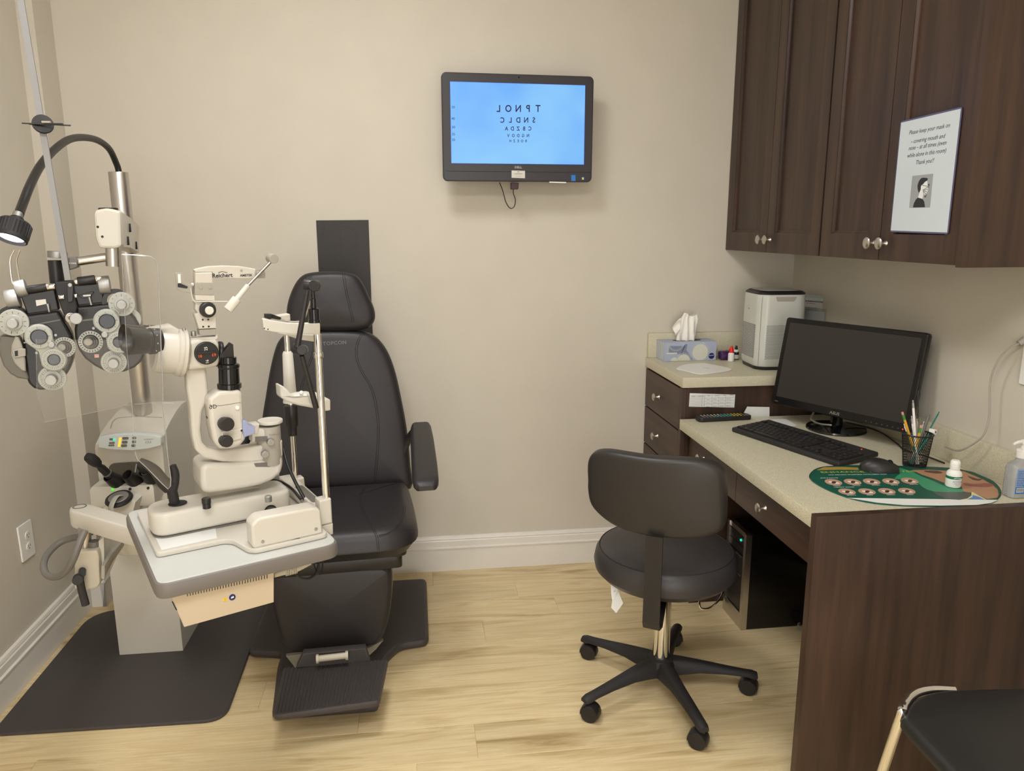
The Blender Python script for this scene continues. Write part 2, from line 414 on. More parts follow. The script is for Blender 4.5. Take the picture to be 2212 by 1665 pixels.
# baseboards: 155 mm tall moulded profile
PROF = [(0, 0), (.016, 0), (.016, .098), (.020, .101), (.020, .106), (.014, .110), (.014, .134), (.010, .138), (.012, .142), (.009, .152), (.002, .155), (0, .155)]
def board(name, p0, p1, n):
    p0, p1, n = Vector((*p0, 0)), Vector((*p1, 0)), Vector((*n, 0))
    return struct(MB().loft([[p + n*a + Vector((0, 0, z)) for a, z in PROF] for p in (p0, p1)]).build(name, M_trim, sharp=20))
board('baseboard_back', (-1.249, 0), (.97, 0), (0, -1))
board('baseboard_left', (XL, YF), (XL, -.143), (1, 0))
board('baseboard_corner', (XL, -.143), (-1.233, -.143), (0, -1))
board('baseboard_corner', (-1.249, -.159), (-1.249, 0), (1, 0))
board('baseboard_right', (XR, YF), (XR, -1.46), (-1, 0))

# ------------------------------------------------------------------ casework on the right
def knob(o, ax, parent, r=.0155):
    o = Vector(o)
    return MB().lathe(o, ax, [(.0085, 0), (.0075, .002), (.0045, .008), (.0042, .016), (.007, .019), (r, .022), (r, .0245), (r*.8, .0275), (r*.35, .029), (0, .0293)], 24).build('knob', M_nickel, parent, label='satin nickel knob')
NX = Vector((-1, 0, 0))
c = thing('drawer_cabinet', 'dark brown drawer base cabinet beneath the raised counter in the corner', 'cabinet', (1.29, -.23, 0))
MB().bx(.985, 1.59, -.452, -.003, .0875, .875).bx(1.04, 1.59, -.43, -.003, 0, .09).build('body', M_dwood, c)
for z0, z1 in ((.708, .868), (.545, .705), (.382, .542), (.10, .379)):
    d = MB().bx(.967, .984, -.425, -.006, z0+.0012, z1-.0012, .0015).build('drawer', M_dwoodh, c)
    knob((.968, -.19, z1-.085), NX, d)
MB().bx(.966, .984, -.452, -.429, .0875, .872, .001).build('corner_stile', M_dwood, c)

o = MB().bx(.963, XR-.001, -.462, -.001, .876, .914, .0015).build('raised_counter', M_counter)
tag(o, 'raised speckled beige laminate counter in the corner, holding the tissue box and air purifier', 'countertop')
r = MB().bx(.968, XR-.001, -.021, -.001, .9145, 1.018, .001).build('backsplash', M_counter, o)
MB().bx(XR-.021, XR-.001, -.462, -.0215, .9145, 1.018, .001).build('side_backsplash', M_counter, o)

o = MB().bx(.957, XR-.001, -1.4195, -.4665, .722, .760, .0015).build('desk_worktop', M_counter)
tag(o, 'long low speckled beige laminate desk worktop carrying monitor and keyboard', 'countertop')
MB().bx(XR-.021, XR-.001, -1.4195, -.4665, .7605, .856, .001).build('backsplash', M_counter, o)

dk = thing('desk', 'dark brown desk with two shallow drawers and a full-width end panel', 'desk', (1.29, -1.0, 0))
MB().bx(.955, 1.598, -1.446, -1.421, 0, .762, .0015).build('end_panel', M_dwood, dk)
MB().bx(1.012, 1.03, -1.42, -.4665, .60, .721).bx(1.03, 1.598, -1.42, -.4665, .60, .606).build('drawer_case', M_dwoodh, dk)
MB().bx(1.57, 1.598, -1.42, -.4665, .12, .60).build('back_panel', M_dwood, dk)
for y0, y1 in ((-.893, -.474), (-1.415, -.896)):
    d = MB().bx(.995, 1.011, y0, y1, .595, .708, .0015).build('drawer', M_dwoodh, dk)
    knob((.996, -.617 if y0 > -1 else -1.10, .655 if y0 > -1 else .652), NX, d)

def wall_cabinet(y0, y1, z0, z1, split, label, last):
    c = thing('wall_cabinet', label, 'cabinet', (1.44, (y0+y1)/2, z0), 'dark wall cabinets over the desk')
    MB().bx(1.312, 1.598, y0, y1, z0, z1).build('body', M_dwood, c)
    for a, b in ((y0, split), (split, y1)):
        a += .0015 if a > y0 else .003; b -= .0015 if b < y1 else .003
        st = .057; zc, zt = z0+.001, z1-.002; x0, x1 = 1.2915, 1.3105
        m = MB()
        sb_ = .072
        m.bx(x0, x1, a, a+st, zc, zt, .001).bx(x0, x1, b-st, b, zc, zt, .001).bx(x0, x1, a+st, b-st, zc, zc+sb_, .001).bx(x0, x1, a+st, b-st, zt-st, zt, .001)
        d = m.build('door', M_dwood, c)
        R = []
        for k, x in ((0, x0+.002), (.006, x0+.007), (.009, x0+.008), (.009, x0+.012)):   # sloped moulding and the sunk panel
            R.append([Vector((x, a+st+k, zc+sb_+k)), Vector((x, b-st-k, zc+sb_+k)), Vector((x, b-st-k, zt-st-k)), Vector((x, a+st+k, zt-st-k))])
        MB().loft(R, (False, True)).build('panel', M_dwood, d, sharp=20)
        ky = (a+.028) if abs(b-split) > .01 else (b-.028)
        ky = split+.028 if a > split-.01 else split-.028
        knob((x0+.001, ky, z0+.048), NX, d, .0165)
    return c
wall_cabinet(-.751, -.001, 1.360, 2.40, -.376, 'dark brown two-door wall cabinet nearest the back wall', 0)
cab2 = wall_cabinet(-1.395, -.754, 1.360, 2.40, -1.073, 'dark brown two-door wall cabinet with the mask notice taped to its door', 1)
MB().bx(1.279, 1.598, -1.420, -1.4015, 1.357, 2.40, .001).build('end_panel', M_dwood, cab2)
# fill the scribe between cabinets and the ceiling
so = MB().bx(1.34, 1.599, -1.42, -.001, 2.402, CEIL-.001).build('trim_1', M_wall); struct(so)

# laminated notice on the door
NF = Fr((1.2892, -1.24, 1.58), yaw=-90)
nt_ = thing('mask_notice', 'laminated white notice about keeping masks on, taped to the wall cabinet door', 'sign', (1.2892, -1.24, 1.44))
outl = NF.poly([(1946, 262), (2080, 230), (2049, 506), (1923, 501)])
MB().slab(NF, rounded(outl, .008), 0, .0012, .0003).build('laminate_sheet', mat('blue_laminate_edge', C3(88, 87, 116), .25), nt_, label='blue-edged laminate sheet')
MB().slab(NF, inset(outl if area2(outl) > 0 else outl[::-1], .0042), .0013, .0016).build('paper', mat('cool_white_paper', C3(196, 206, 212), .6), nt_)
def Ft(F, px, py, c, ang=0): 
    a, b = F.l(px, py, c); return F.M @ Matrix.Translation((a, b, c)) @ Matrix.Rotation(ang, 4, 'Z')
tx = MB()
for (px, py), s_ in (((2006, 279), 'Please keep your mask on'), ((2003, 300), '\u2013 covering mouth and'), ((2002, 314.5), 'nose \u2013 at all times (even'), ((2000, 331), 'while alone in this room)'), ((1997, 349), 'Thank you!!')):
    tx.text(Ft(NF, px, py, .0017), s_, .0150, .0001, shear=.25, sx=.98)
tx.build('lettering', M_ink, nt_)
pic = thing_pic = MB().slab(NF, NF.poly([(1971, 380), (2016, 375), (2009, 448), (1964, 449)], .0017), .0017, .0019).build('picture_panel', mat('picture_grey', C3(150, 154, 156), .7), nt_)
q = lambda pts, c=.002: NF.poly([(1900+x*.1802, 220+y*.1802) for x, y in pts], c)
fig = MB()
fig.slab(NF, q([(400, 1265), (412, 1215), (435, 1170), (460, 1147), (515, 1163), (535, 1195), (545, 1262)]), .0019, .0021)
fig.slab(NF, smooth_closed(q([(575, 915), (545, 910), (505, 912), (475, 945), (458, 990), (455, 1030), (470, 1090), (492, 1050), (495, 1005), (520, 985), (545, 955), (573, 940)]), 2), .0019, .0021)
fig.build('figure_hair_and_shirt', M_ink, nt_)
fc = MB(); fc.slab(NF, q([(573, 945), (545, 960), (520, 990), (497, 1010), (494, 1050), (480, 1080), (460, 1147), (515, 1163), (525, 1105), (545, 1110), (573, 1080), (580, 1040), (575, 1010)]), .0019, .00205)
fc.build('figure_face_and_mask', M_paper, nt_)
ln = MB()
for a, b in (((513, 1000), (575, 1012)), ((525, 1055), (578, 1020)), ((530, 1060), (576, 1045)), ((532, 1068), (568, 1075)), ((528, 1075), (552, 1100)), ((520, 1050), (530, 1105)), ((588, 1030), (590, 985)), ((540, 1140), (566, 1115)), ((583, 1000), (590, 982)), ((598, 1000), (590, 982)), ((540, 1140), (545, 1125)), ((540, 1140), (556, 1140))):
    A, B = q([a, b], .0021); ln.cyl(NF.P(*A, .0021), NF.P(*B, .0021), .0006, seg=6)
ln.build('figure_lines', M_ink, nt_)

# ------------------------------------------------------------------ things on the raised counter (z .914)
ZC = .9145
def zl(z, yaw=0, o=(0, 0)): return HOR(z, yaw, o)
# tissue box
tb = thing('tissue_box', 'blue and cream patterned cardboard tissue box on the raised counter', 'tissue box', (1.11, -.10, ZC))
yw = 1.5
TB = Fr((1.005, -.118, ZC), yaw=1.5)
Wb, Hb, Db = .225, .078, .105
MB().slab(TB, [(0, 0), (Wb, 0), (Wb, Hb), (0, Hb)], -Db, 0, .001).build('carton', mat('carton_blue', C3(168, 176, 196), .5), tb)
pm = [mat('carton_cream', C3(206, 208, 196), .5), mat('carton_slate', C3(124, 134, 158), .5), mat('carton_navy', C3(24, 26, 96), .4)]
cream = MB(); slate = MB()
def rays(m, F, cx, cy, r0, r1, a0, a1, n, c):
    for i in range(n):
        a = rad(a0+(a1-a0)*i/(n-1)); m.cyl(F.P(cx+r0*math.cos(a), cy+r0*math.sin(a), c), F.P(cx+r1*math.cos(a), cy+r1*math.sin(a), c), .0007, seg=5)
def clipd(cx, cy, r, n=24): return [(min(max(cx+r*math.cos(2*PI*i/n), .001), Wb-.001), min(max(cy+r*math.sin(2*PI*i/n), .001), Hb-.001)) for i in range(n)]
slate.slab(TB, [(.02, .03), (.075, .03), (.09, .062), (.02, .064)], 0, .0003).slab(TB, [(.07, .02), (.10, .005), (.125, .005), (.095, .045), (.098, .07), (.085, .068)], 0, .0003)
cream.slab(TB, clipd(.05, .085, .030), 0, .0004).slab(TB, clipd(.085, .0, .028), 0, .0004).slab(TB, clipd(.155, .035, .034), 0, .00035).slab(TB, clipd(.045, .0, .016), 0, .0004)
rays(cream, TB, .05, .078, .030, .037, 190, 350, 22, .0004); rays(cream, TB, .085, .001, .028, .034, 10, 170, 20, .0004); rays(cream, TB, .155, .037, .034, .040, 0, 360, 44, .0004)
cream.slab(TB, [(.01, .030), (.055, .030), (.055, .036), (.01, .036)], 0, .0004)
for k in range(5): cream.slab(Fr(TB.P(0, 0, 0), yaw=-88.5), [(-.095+k*.019, .003), (-.088+k*.019, .003), (-.086+k*.019, .076), (-.094+k*.019, .076)], 0, .0003)
slate.build('printed_pattern', pm[1], tb); cream.build('printed_pattern', pm[0], tb)
lg = MB().cyl(TB.P(.205, .018, 0), TB.P(.205, .018, .0006), .0125).build('round_logo', pm[2], tb)
MB().text(TB.M @ Matrix.Translation((.205, .0205, .0007)) @ Matrix.Rotation(rad(8), 4, 'Z'), 'Kleenex', .0068, .0001).build('logo_lettering', M_white, lg)
MB().slab(HOR(ZC+Hb, 1.5, (1.005, -.118)), circle(.062, 24, .115, .052, .022), .0002, .0007).build('opening', M_ink, tb)
ts = MB(); R = []
prof = [(0, .036, .011, -.004, 0), (.025, .035, .014, -.003, 3), (.050, .033, .013, 0, 5), (.074, .032, .010, .004, -3), (.092, .031, .008, .006, -6), (.110, .024, .004, .010, -8)]
for z, rx, ry, ox, tw in prof:
    R.append([Vector((1.118+ox + rx*(1+.18*math.sin(5*t+z*40))*math.cos(t) , -.068 + ry*(1+.55*math.sin(7*t+z*30))*math.sin(t)*1.2+.004*math.sin(3*t), ZC+Hb-.002+z+.006*math.sin(2*t+1)*(z/.09))) for t in [2*PI*i/48 for i in range(48)]])
ts.loft(R, (True, True))
R = []
for i in range(9):
    t = i/8; R.append([Vector((1.104-.050*t+.016*s, -.062-.004*math.sin(6*s+3*t), ZC+Hb+.096-.050*t*t-.034*s+.01*t)) for s in [j/8 for j in range(9)]])
ts.loft(R, (False, False), closed=False)
to = ts.build('tissue', M_tissue, sharp=75)
tag(to, 'crumpled white tissue standing up out of the patterned box', 'tissue')
# purple wrapped packet
pk = MB(); F = Fr(pZ(1573, 779, ZC), yaw=4)
pk.cushion(F, rounded([(-.024, .001), (.030, .001), (.032, .030), (.024, .038), (-.022, .036), (-.027, .03)], .006), -.045, -.008, .008, .003)
po = pk.build('packet', M_purple); tag(po, 'small dark purple foil packet lying between tissue box and drop bottles', 'packet')
# red capped drop bottle
def bottle(name, label, cat, p, prof, mat_, parts, seg=28, group=None):
    t = thing(name, label, cat, p, group)
    MB().lathe(p, (0, 0, 1), prof, seg).build('bottle_body', mat_, t)
    for nm, pr, mt, lb in parts: MB().lathe(p, (0, 0, 1), pr, seg).build(nm, mt, t, label=lb)
    return t
p = pZ(1577, 779, ZC); p.y -= .008
bottle('eye_drop_bottle', 'small white drop bottle with a pointed red cap', 'bottle', p, [(.0115, 0), (.0125, .001), (.0125, .030), (.009, .035), (.006, .038), (0, .038)], M_white,
       [('cap', [(.0098, .036), (.0100, .046), (.006, .054), (.0045, .060), (.003, .0625), (0, .063)], M_red, 'pointed red cap')])
p = pZ(1590, 776, ZC); p.y += .004
t = bottle('dropper_bottle', 'small white bottle with a black band and black dropper tip beside the air purifier', 'bottle', p, [(.0115, 0), (.0118, .001), (.0118, .038), (.009, .041), (0, .041)], M_white,
       [('cap', [(.0062, .041), (.0058, .047), (.0048, .050), (.0042, .056), (0, .058)], M_black, 'black dropper tip')])
MB().lathe(p, (0, 0, 1), [(.012, .0), (.0121, .003), (.012, .003)], 24).lathe(p, (0, 0, 1), [(.0121, .020), (.0122, .0205), (.0122, .031), (.0121, .0315)], 24).build('band', M_black, t, label='black label band')
# flat white occluder card
cp = [(1461, 796), (1475, 788.5), (1500, 785), (1524, 785), (1552, 790), (1578, 796), (1579, 799), (1570, 801.5), (1530, 807), (1507, 807.5), (1480, 801)]
loc = [(pZ(x, y, ZC+.002).x, pZ(x, y, ZC+.002).y) for x, y in cp]
oc = thing('white_paddle', 'flat white plastic paddle with small print lying on the raised counter', 'paddle', (1.1, -.27, ZC))
MB().slab(zl(0), smooth_closed(loc, 3), ZC, ZC+.003, .001).build('blade', M_white, oc)
a = pZ(1518, 794, ZC+.0032)
MB().text(Matrix.Translation(a) @ Matrix.Rotation(rad(-38), 4, 'Z') , 'kindcare', .008, .0001, 'LEFT').build('lettering', M_inkb, oc)

# air purifier
AP = Fr((1.345, -.225, ZC), yaw=22)
PS = 1.06
ap = thing('air_purifier', 'white rounded-square air purifier with perforated lower sides on the raised counter', 'air purifier', (1.345, -.225, ZC))
sq = rrect(.182, .182, .040, 8)
def sqs(k): return [(x*k, y*k) for x, y in sq]
Mz = HOR(ZC, -22, (1.375, -.235)); 
_k = pZ(1637, 799, ZC); _R = Matrix.Rotation(rad(-3), 3, 'Z'); _c = _k - _R @ Vector((-.091*.86*PS, -.091*.86*PS, 0))
Mz = HOR(ZC, -3, (_c.x, _c.y)) @ Matrix.Diagonal((PS, PS, 1.075, 1))
pl = MB(); pl.loft([[Mz @ Vector((x*k, y*k, z)) for x, y in sq] for k, z in ((.94, .012), (.985, .020), (1.0, .04), (1.0, .12), (.985, .24), (.975, .262), (.96, .268))])
apb = pl.bvh(); bo = pl.build('housing', mat('purifier_white', C3(196, 197, 189), .25), ap)
MB().loft([[Mz @ Vector((x*k, y*k, z)) for x, y in sq] for k, z in ((.86, 0), (.93, .002), (.95, .0115))]).build('base_ring', M_black, ap)
MB().loft([[Mz @ Vector((x*k, y*k, z)) for x, y in sq] for k, z in ((.972, .2685), (.978, .271), (.965, .2735), (.88, .2795), (.80, .281))]).build('top_rim', M_black, ap, label='black top rim')
MB().loft([[Mz @ Vector((x*k, y*k, z)) for x, y in sq] for k, z in ((.78, .2812), (.77, .2824))]).build('control_panel', M_greyp, ap)
# handle recess and holes, on the two sides the photo shows
def side(face, x, z):   # point on a side at height z
    k = 1.0 if z < .12 else 1-.015*(z-.12)/.12
    return Mz @ (Vector((x, -.091*k-.0003, z)) if face == 0 else Vector((-.091*k-.0003, x, z)))
hl = MB()
for f_, n_ in ((0, Vector((0, -1, 0))), (1, Vector((-1, 0, 0)))):
    nn = (Mz.to_3x3() @ n_).normalized()
    for r in range(29):
        z = .042 + r*.0042
        for k in range(30):
            x = -.060 + k*.00413 + (.002 if r % 2 else 0)
            if f_ == 1 and x > .056: continue
            p = side(f_, x, z); hl.cyl(p - nn*.0006, p + nn*.0002, .00125, seg=6)
hl.build('perforation', M_ink, ap)
F = Fr(side(0, 0, .245), yaw=-3)
MB().slab(F, rounded([(-.036, .018), (.046, .018), (.036, .001), (-.03, .001)], .004), -.001, .0008, .0006).build('handle_recess', M_greyp, ap)
F1 = Fr(side(1, .01, .225), yaw=-93)
MB().text(F1.M @ Matrix.Translation((0, 0, .0008)), 'i', .012, .0001).text(F1.M @ Matrix.Translation((0, -.014, .0008)), 'LEVOIT', .005, .0001).build('lettering', M_inkb, ap)
sm = MB()
for z0, z1 in ((.022, .262),):
    sm.tube([Mz @ Vector((-.0785*k, -.0785*k, z)) for k, z in ((1.0, .016), (1.02, .04), (1.02, .12), (1.008, .24), (.99, .262))], .0006, 6)
sm.build('housing_seam', M_midgrey, ap)

# brochure holder behind the purifier
BH = Fr((1.545, -.25, ZC+.0), yaw=-52)
bh = thing('brochure_holder', 'clear stand holding a grey eye-care leaflet behind the air purifier', 'brochure holder', (1.53, -.22, ZC))
BH = Fr(on(1770, 660, (1.545, -.16, 0), Vector((math.sin(rad(-60)), -math.cos(rad(-60)), 0))), yaw=-60)
tl, tr = BH.l(1722, 628), BH.l(1800, 640)
x0, x1, zt, zb = tl[0]-.03, tr[0], tl[1]+.003, ZC-BH.o.z
zt = BH.l(1800, 640)[1]
MB().slab(BH, [(x0, zb), (x1, zb), (x1, zt), (x0, zt)], -.004, 0).build('leaflet_stack', mat('leaflet_grey', C3(204, 204, 196), .6), bh)
MB().slab(BH, [(x0, zt-.012), (x1-.003, zt-.012), (x1-.003, zt-.001), (x0, zt-.001)], .0002, .0006).build('leaflet_header', mat('leaflet_header', C3(176, 186, 184), .5), bh)
t = MB(); w = x1-x0
t.text(BH.M @ Matrix.Translation(((x0+x1)/2-.002, zt-.026, .0008)), 'ARE YOUR EYES LOOKING A LITTLE TIRED?', .0080, .0003, sx=.72)
for i, s_ in enumerate(('You may have dry eye', '', 'Ask your doctor about treatments', 'for tired eyes at your visit today')):
    t.text(BH.M @ Matrix.Translation(((x0+x1)/2, zt-.034-.0085*i, .0008)), s_, .0052, .0001, sx=.8)
t.build('lettering', M_ink, bh)
MB().slab(BH, [(x0, zb), (x1-.022, zb), (x1-.022, zt-.062), (x0, zt-.062)], .003, .010).build('card_stack', M_paper, bh)
MB().slab(BH, [(x0-.002, zb), (x1+.003, zb), (x1+.003, zt-.05), (x0-.002, zt-.05)], .0150, .0168).slab(BH, [(x0-.002, zb), (x1+.003, zb), (x1+.003, zt), (x0-.002, zt)], -.0062, -.0045).build('clear_stand', M_clear, bh)

# paper chart taped to the cabinet side under the counter
CH = Fr((1.1, -.4525, .80))
ct = thing('schedule_strip', 'small white printed table taped to the cabinet side under the raised counter', 'paper', (1.1, -.4535, .78))
pts = CH.poly([(1490, 849), (1588, 852), (1586, 880), (1488, 878)])
MB().slab(CH, pts, .0002, .0008).build('paper', M_paper, ct)
m = MB(); xs0, xs1 = CH.l(1490, 849)[0], CH.l(1588, 852)[0]; z1_, z0_ = CH.l(1540, 851)[1], CH.l(1540, 880)[1]
for fx in (.27, .33, .49, .64, .79): m.bx(CH.P(xs0+(xs1-xs0)*fx, 0).x, CH.P(xs0+(xs1-xs0)*fx, 0).x+.0006, -.4537, -.4534, CH.o.z+z0_+.002, CH.o.z+z1_-.003)
for k in range(9): zz = CH.o.z+z0_+(z1_-z0_)*(k+.5)/9.2; m.bx(CH.P(xs0, 0).x+.002, CH.P(xs0+(xs1-xs0)*(.33 if k % 2 else .98), 0).x, -.4537, -.4534, zz, zz+.0006)
for i, wd_ in enumerate(('Power', 'Exam Type', 'Mask', 'Screen', 'Test', 'Results')): m.text(CH.M @ Matrix.Translation((xs0+(xs1-xs0)*(.08+.17*i), z1_-.006, .001)), wd_, .0055, .0001, sx=.9)
for r_ in range(3):
    for i, wd_ in enumerate(('Distance', 'Reduced', 'Normal', 'Follow up')): m.text(CH.M @ Matrix.Translation((xs0+(xs1-xs0)*(.41+.15*i), z1_-.020-.013*r_, .001)), wd_, .0045, .0001, sx=.9)
m.build('print', M_inkb, ct)

# ------------------------------------------------------------------ things on the desk (z .760)
ZD = .7605
def flatcard(name, pts, z, th, mt, label, cat, r=.001):
    lc = [(pZ(x, y, z).x, pZ(x, y, z).y) for x, y in pts]
    o = MB().slab(zl(0), rounded(lc, r), z, z+th).build(name, mt); return tag(o, label, cat)
# folded slip standing against the cabinet
sl = thing('folded_slip', 'small folded white slip of paper leaning on the cabinet side behind the remote', 'paper', (1.25, -.462, ZD))
SF = Fr((1.25, -.462, ZD))
MB().slab(SF, SF.poly([(1614, 878), (1662, 879), (1662, 903), (1608, 903), (1606, 893)]), 0, .0008).build('front_leaf', M_paper, sl)
MB().slab(SF, SF.poly([(1606, 893), (1616, 878), (1619, 903), (1609, 903)], .003), .0015, .003).build('folded_edge', M_paper, sl)
flatcard('paper_card', [(1664, 906), (1697, 905), (1722, 919), (1703, 924)], ZD, .0008, M_paper, 'white printed card lying flat behind the keyboard', 'paper')
# remote control
P0, P1 = pZ(1508, 911, ZD), pZ(1622, 905, ZD)
yw = math.degrees(math.atan2((P1-P0).y, (P1-P0).x)); L_ = (P1-P0).length
rm = thing('remote_control', 'long black remote control with rows of coloured buttons beside the keyboard', 'remote control', (P0+P1)/2)
RM = HOR(ZD, yw, (P0.x, P0.y)) 
MB().slab(RM, rrect(L_, .046, .014, 5, L_/2, .012), 0, .016, .003).build('case', M_black, rm)
cols = [C3(190, 70, 60), C3(90, 140, 200), C3(60, 150, 140), C3(200, 180, 70), C3(180, 180, 180)]
for ci in range(5):
    mbk = MB()
    for i in range(13):
        for j in range(4):
            if (i//3 + (j if i < 6 else 0)) % 5 == ci or (i > 8 and ci == 3): mbk.slab(RM, rrect(.0055, .0055, .002, 2, .022+i*(L_-.05)/12, -.003+j*.010), .016, .0178, .0008)
    mbk.build('button_set', mat('button_colour_%s' % 'abcde'[ci], cols[ci], .5), rm)

# keyboard
A, B = pZ(1580, 927, ZD+.008), pZ(1812, 1004, ZD+.008)
yw = math.degrees(math.atan2((B-A).y, (B-A).x)); L_ = (B-A).length
kb = thing('keyboard', 'black full-size computer keyboard lying on the desk', 'keyboard', (A+B)/2 - Vector((0, 0, .008)))
KM = HOR(ZD, yw, (A.x, A.y)) @ Matrix.Rotation(rad(3.2), 4, 'X')
D_ = .172
MB().slab(KM, rrect(L_, D_, .006, 3, L_/2, D_/2), 0, .015, .004).build('case', M_blackm, kb)
k = MB(); lg = MB(); u_ = L_/23.4; X0 = .010
rows = [(.022, [(1.25, 1), (1.25, 1), (1.25, 1), (6, 1), (1.25, 1), (1.25, 1), (1.25, 1), (1.25, 1), ('g', .3), (1, 1), (1, 1), (1, 1), ('g', .3), (2, 1), (1, 1), (1, 1)]),
        (.042, [(2.2, 1)]+[(1, 1)]*10+[(2.8, 1), ('g', 1.3), (1, 1), ('g', 1.3), (1, 1), (1, 1), (1, 1), (1, 1)]),
        (.062, [(1.8, 1)]+[(1, 1)]*11+[(2.2, 1), ('g', 3.6), (1, 1), (1, 1), (1, 1), (1, 1)]),
        (.082, [(1.5, 1)]+[(1, 1)]*12+[(1.5, 1), ('g', .3), (1, 1), (1, 1), (1, 1), ('g', .3), (1, 1), (1, 1), (1, 1), (1, 1)]),
        (.102, [(1, 1)]*13+[(2, 1), ('g', .3), (1, 1), (1, 1), (1, 1), ('g', .3), (1, 1), (1, 1), (1, 1), (1, 1)]),
        (.130, [(1, 1), ('g', 1)]+[(1, 1)]*4+[('g', .5)]+[(1, 1)]*4+[('g', .5)]+[(1, 1)]*4+[('g', .3), (1, 1), (1, 1), (1, 1)])]
chars = 'QWERTYUIOPASDFGHJKLZXCVBNM1234567890'; ci = 0
for y, ks in rows:
    x = X0
    for w_, _ in ks:
        if w_ == 'g': x += _*u_; continue
        k.slab(KM, rrect(w_*u_-.0018, .0165, .002, 2, x+w_*u_/2, y+.002), .015, .0195, .0012)
        lg.text(KM @ Matrix.Translation((x+min(w_, 1.2)*u_*.4, y+.0045, .0196)), chars[ci % 36], .0075, .00005); ci += 1
        x += w_*u_
k.build('key_field', M_black, kb); lg.build('key_legends', M_inkb, kb)
MB().cyl(KM @ Vector((L_-.045, .150, .014)), KM @ Vector((L_-.045, .150, .0165)), .002).build('indicator_light', M_ledr, kb)

# mouse pad
mp_ = thing('mouse_pad', 'rounded mouse pad printed with green lens advert and rows of eyes', 'mouse pad', (1.3, -1.2, ZD))
out = [(1752, 1022), (1765, 1012), (1790, 1007), (1850, 1005), (1940, 1006), (2040, 1010), (2075, 1014), (2110, 1023), (2145, 1040), (2160, 1058), (2158, 1073), (2140, 1084), (2095, 1090), (2030, 1092), (1955, 1091), (1890, 1086), (1840, 1076), (1795, 1060), (1762, 1043), (1750, 1032)]
def Lz(pts, z): return [(pZ(x, y, z).x, pZ(x, y, z).y) for x, y in pts]
I0 = zl(0)
out = smooth_closed(out, 3)
MB().slab(I0, Lz(out, ZD+.003), ZD, ZD+.003).build('pad', mat('pad_green', C3(18, 82, 66), .45), mp_)
MB().slab(I0, inset([(x, y) for x, y in Lz(out, ZD+.0008)], -.002) if area2(Lz(out, ZD)) > 0 else inset(Lz(out, ZD+.0008)[::-1], -.002), ZD, ZD+.001).build('rubber_underside', M_black, mp_)
ZP = ZD+.0032
def art(name, polys, mt, z=ZP, k=0):
    m = MB()
    for p in polys: m.slab(I0, smooth_closed(Lz(p, z), k) if k else Lz(p, z), z-.0003, z)
    return m.build(name, mt, mp_)
cz = lambda pts: [(1740+x/4.686, 880+y/4.6875) for x, y in pts]
art('white_strip', [cz([(430, 915), (1950, 935), (1958, 925), (1940, 940), (1880, 965), (1740, 985), (1360, 992), (1000, 988), (720, 962), (560, 935)])], M_paper)
art('light_green_swirl', [cz([(950, 612), (1080, 650), (1180, 700), (1290, 740), (1400, 790), (1600, 830), (1590, 855), (1300, 850), (1180, 800), (1100, 740), (900, 720), (960, 670)])], mat('pad_light_green', C3(60, 146, 108), .45), ZP, 2)
art('face_print', [cz([(1080, 632), (1240, 630), (1440, 640), (1600, 645), (1700, 685), (1800, 730), (1890, 780), (1945, 830), (1955, 880), (1940, 912), (1840, 925), (1720, 870), (1600, 850), (1580, 800), (1400, 760), (1290, 715), (1180, 680)])], mat('pad_skin', C3(176, 132, 102), .45), ZP+.0001)
art('lips_print', [cz([(1600, 760), (1700, 775), (1800, 765), (1880, 770), (1905, 790), (1840, 805), (1720, 800), (1620, 790)])], mat('pad_lips', C3(150, 84, 80), .45), ZP+.0003, 2)
art('brow_print', [cz([(1200, 640), (1330, 640), (1390, 660), (1330, 668), (1230, 655)]), cz([(1640, 690), (1740, 722), (1790, 722), (1760, 740), (1690, 730)])], mat('pad_brown', C3(92, 62, 50), .45), ZP+.0003, 2)
art('grey_band', [cz([(1290, 856), (1600, 855), (1680, 860), (1680, 890), (1640, 920), (1560, 934), (1420, 925), (1320, 880)])], mat('pad_grey', C3(78, 84, 80), .45), ZP+.0003)
art('colour_fan', [cz([(1670, 860), (1690, 855), (1830, 930), (1570, 935), (1650, 905)])], mat('pad_cream', C3(214, 208, 160), .45), ZP+.0002)
art('colour_fan', [cz([(1690, 885), (1760, 905), (1810, 930), (1640, 930), (1690, 905)])], mat('pad_blue', C3(90, 130, 190), .45), ZP+.0004)
art('gold_ribbon', [cz([(115, 632), (185, 605), (350, 600), (530, 608), (540, 632), (330, 628), (180, 632)])], mat('pad_gold', C3(170, 138, 66), .4), ZP+.0001)
eyes = [(283, 756), (477, 753), (670, 750), (865, 748), (1055, 742), (420, 852), (622, 850), (823, 847), (1025, 845)]
e1, e2, e3 = [], [], []
for ex, ey in eyes:
    e1.append(cz([(ex+90*math.cos(t)*1.0, ey+30*math.sin(t)+.18*90*math.cos(t)*.7) for t in [2*PI*i/16 for i in range(16)]]))
    e2.append(cz([(ex+5+58*math.cos(t), ey+3+9*math.sin(t)+9*math.cos(t)) for t in [2*PI*i/14 for i in range(14)]]))
    e3.append(cz([(ex+4+24*math.cos(t), ey+1+12*math.sin(t)) for t in [2*PI*i/12 for i in range(12)]]))
art('eye_print', e1, mat('pad_eyeskin', C3(188, 150, 126), .45), ZP+.0002); art('eye_white_print', e2, M_paper, ZP+.0004); art('iris_print', e3, mat('pad_iris', C3(74, 52, 44), .45), ZP+.0006)
pt = MB()
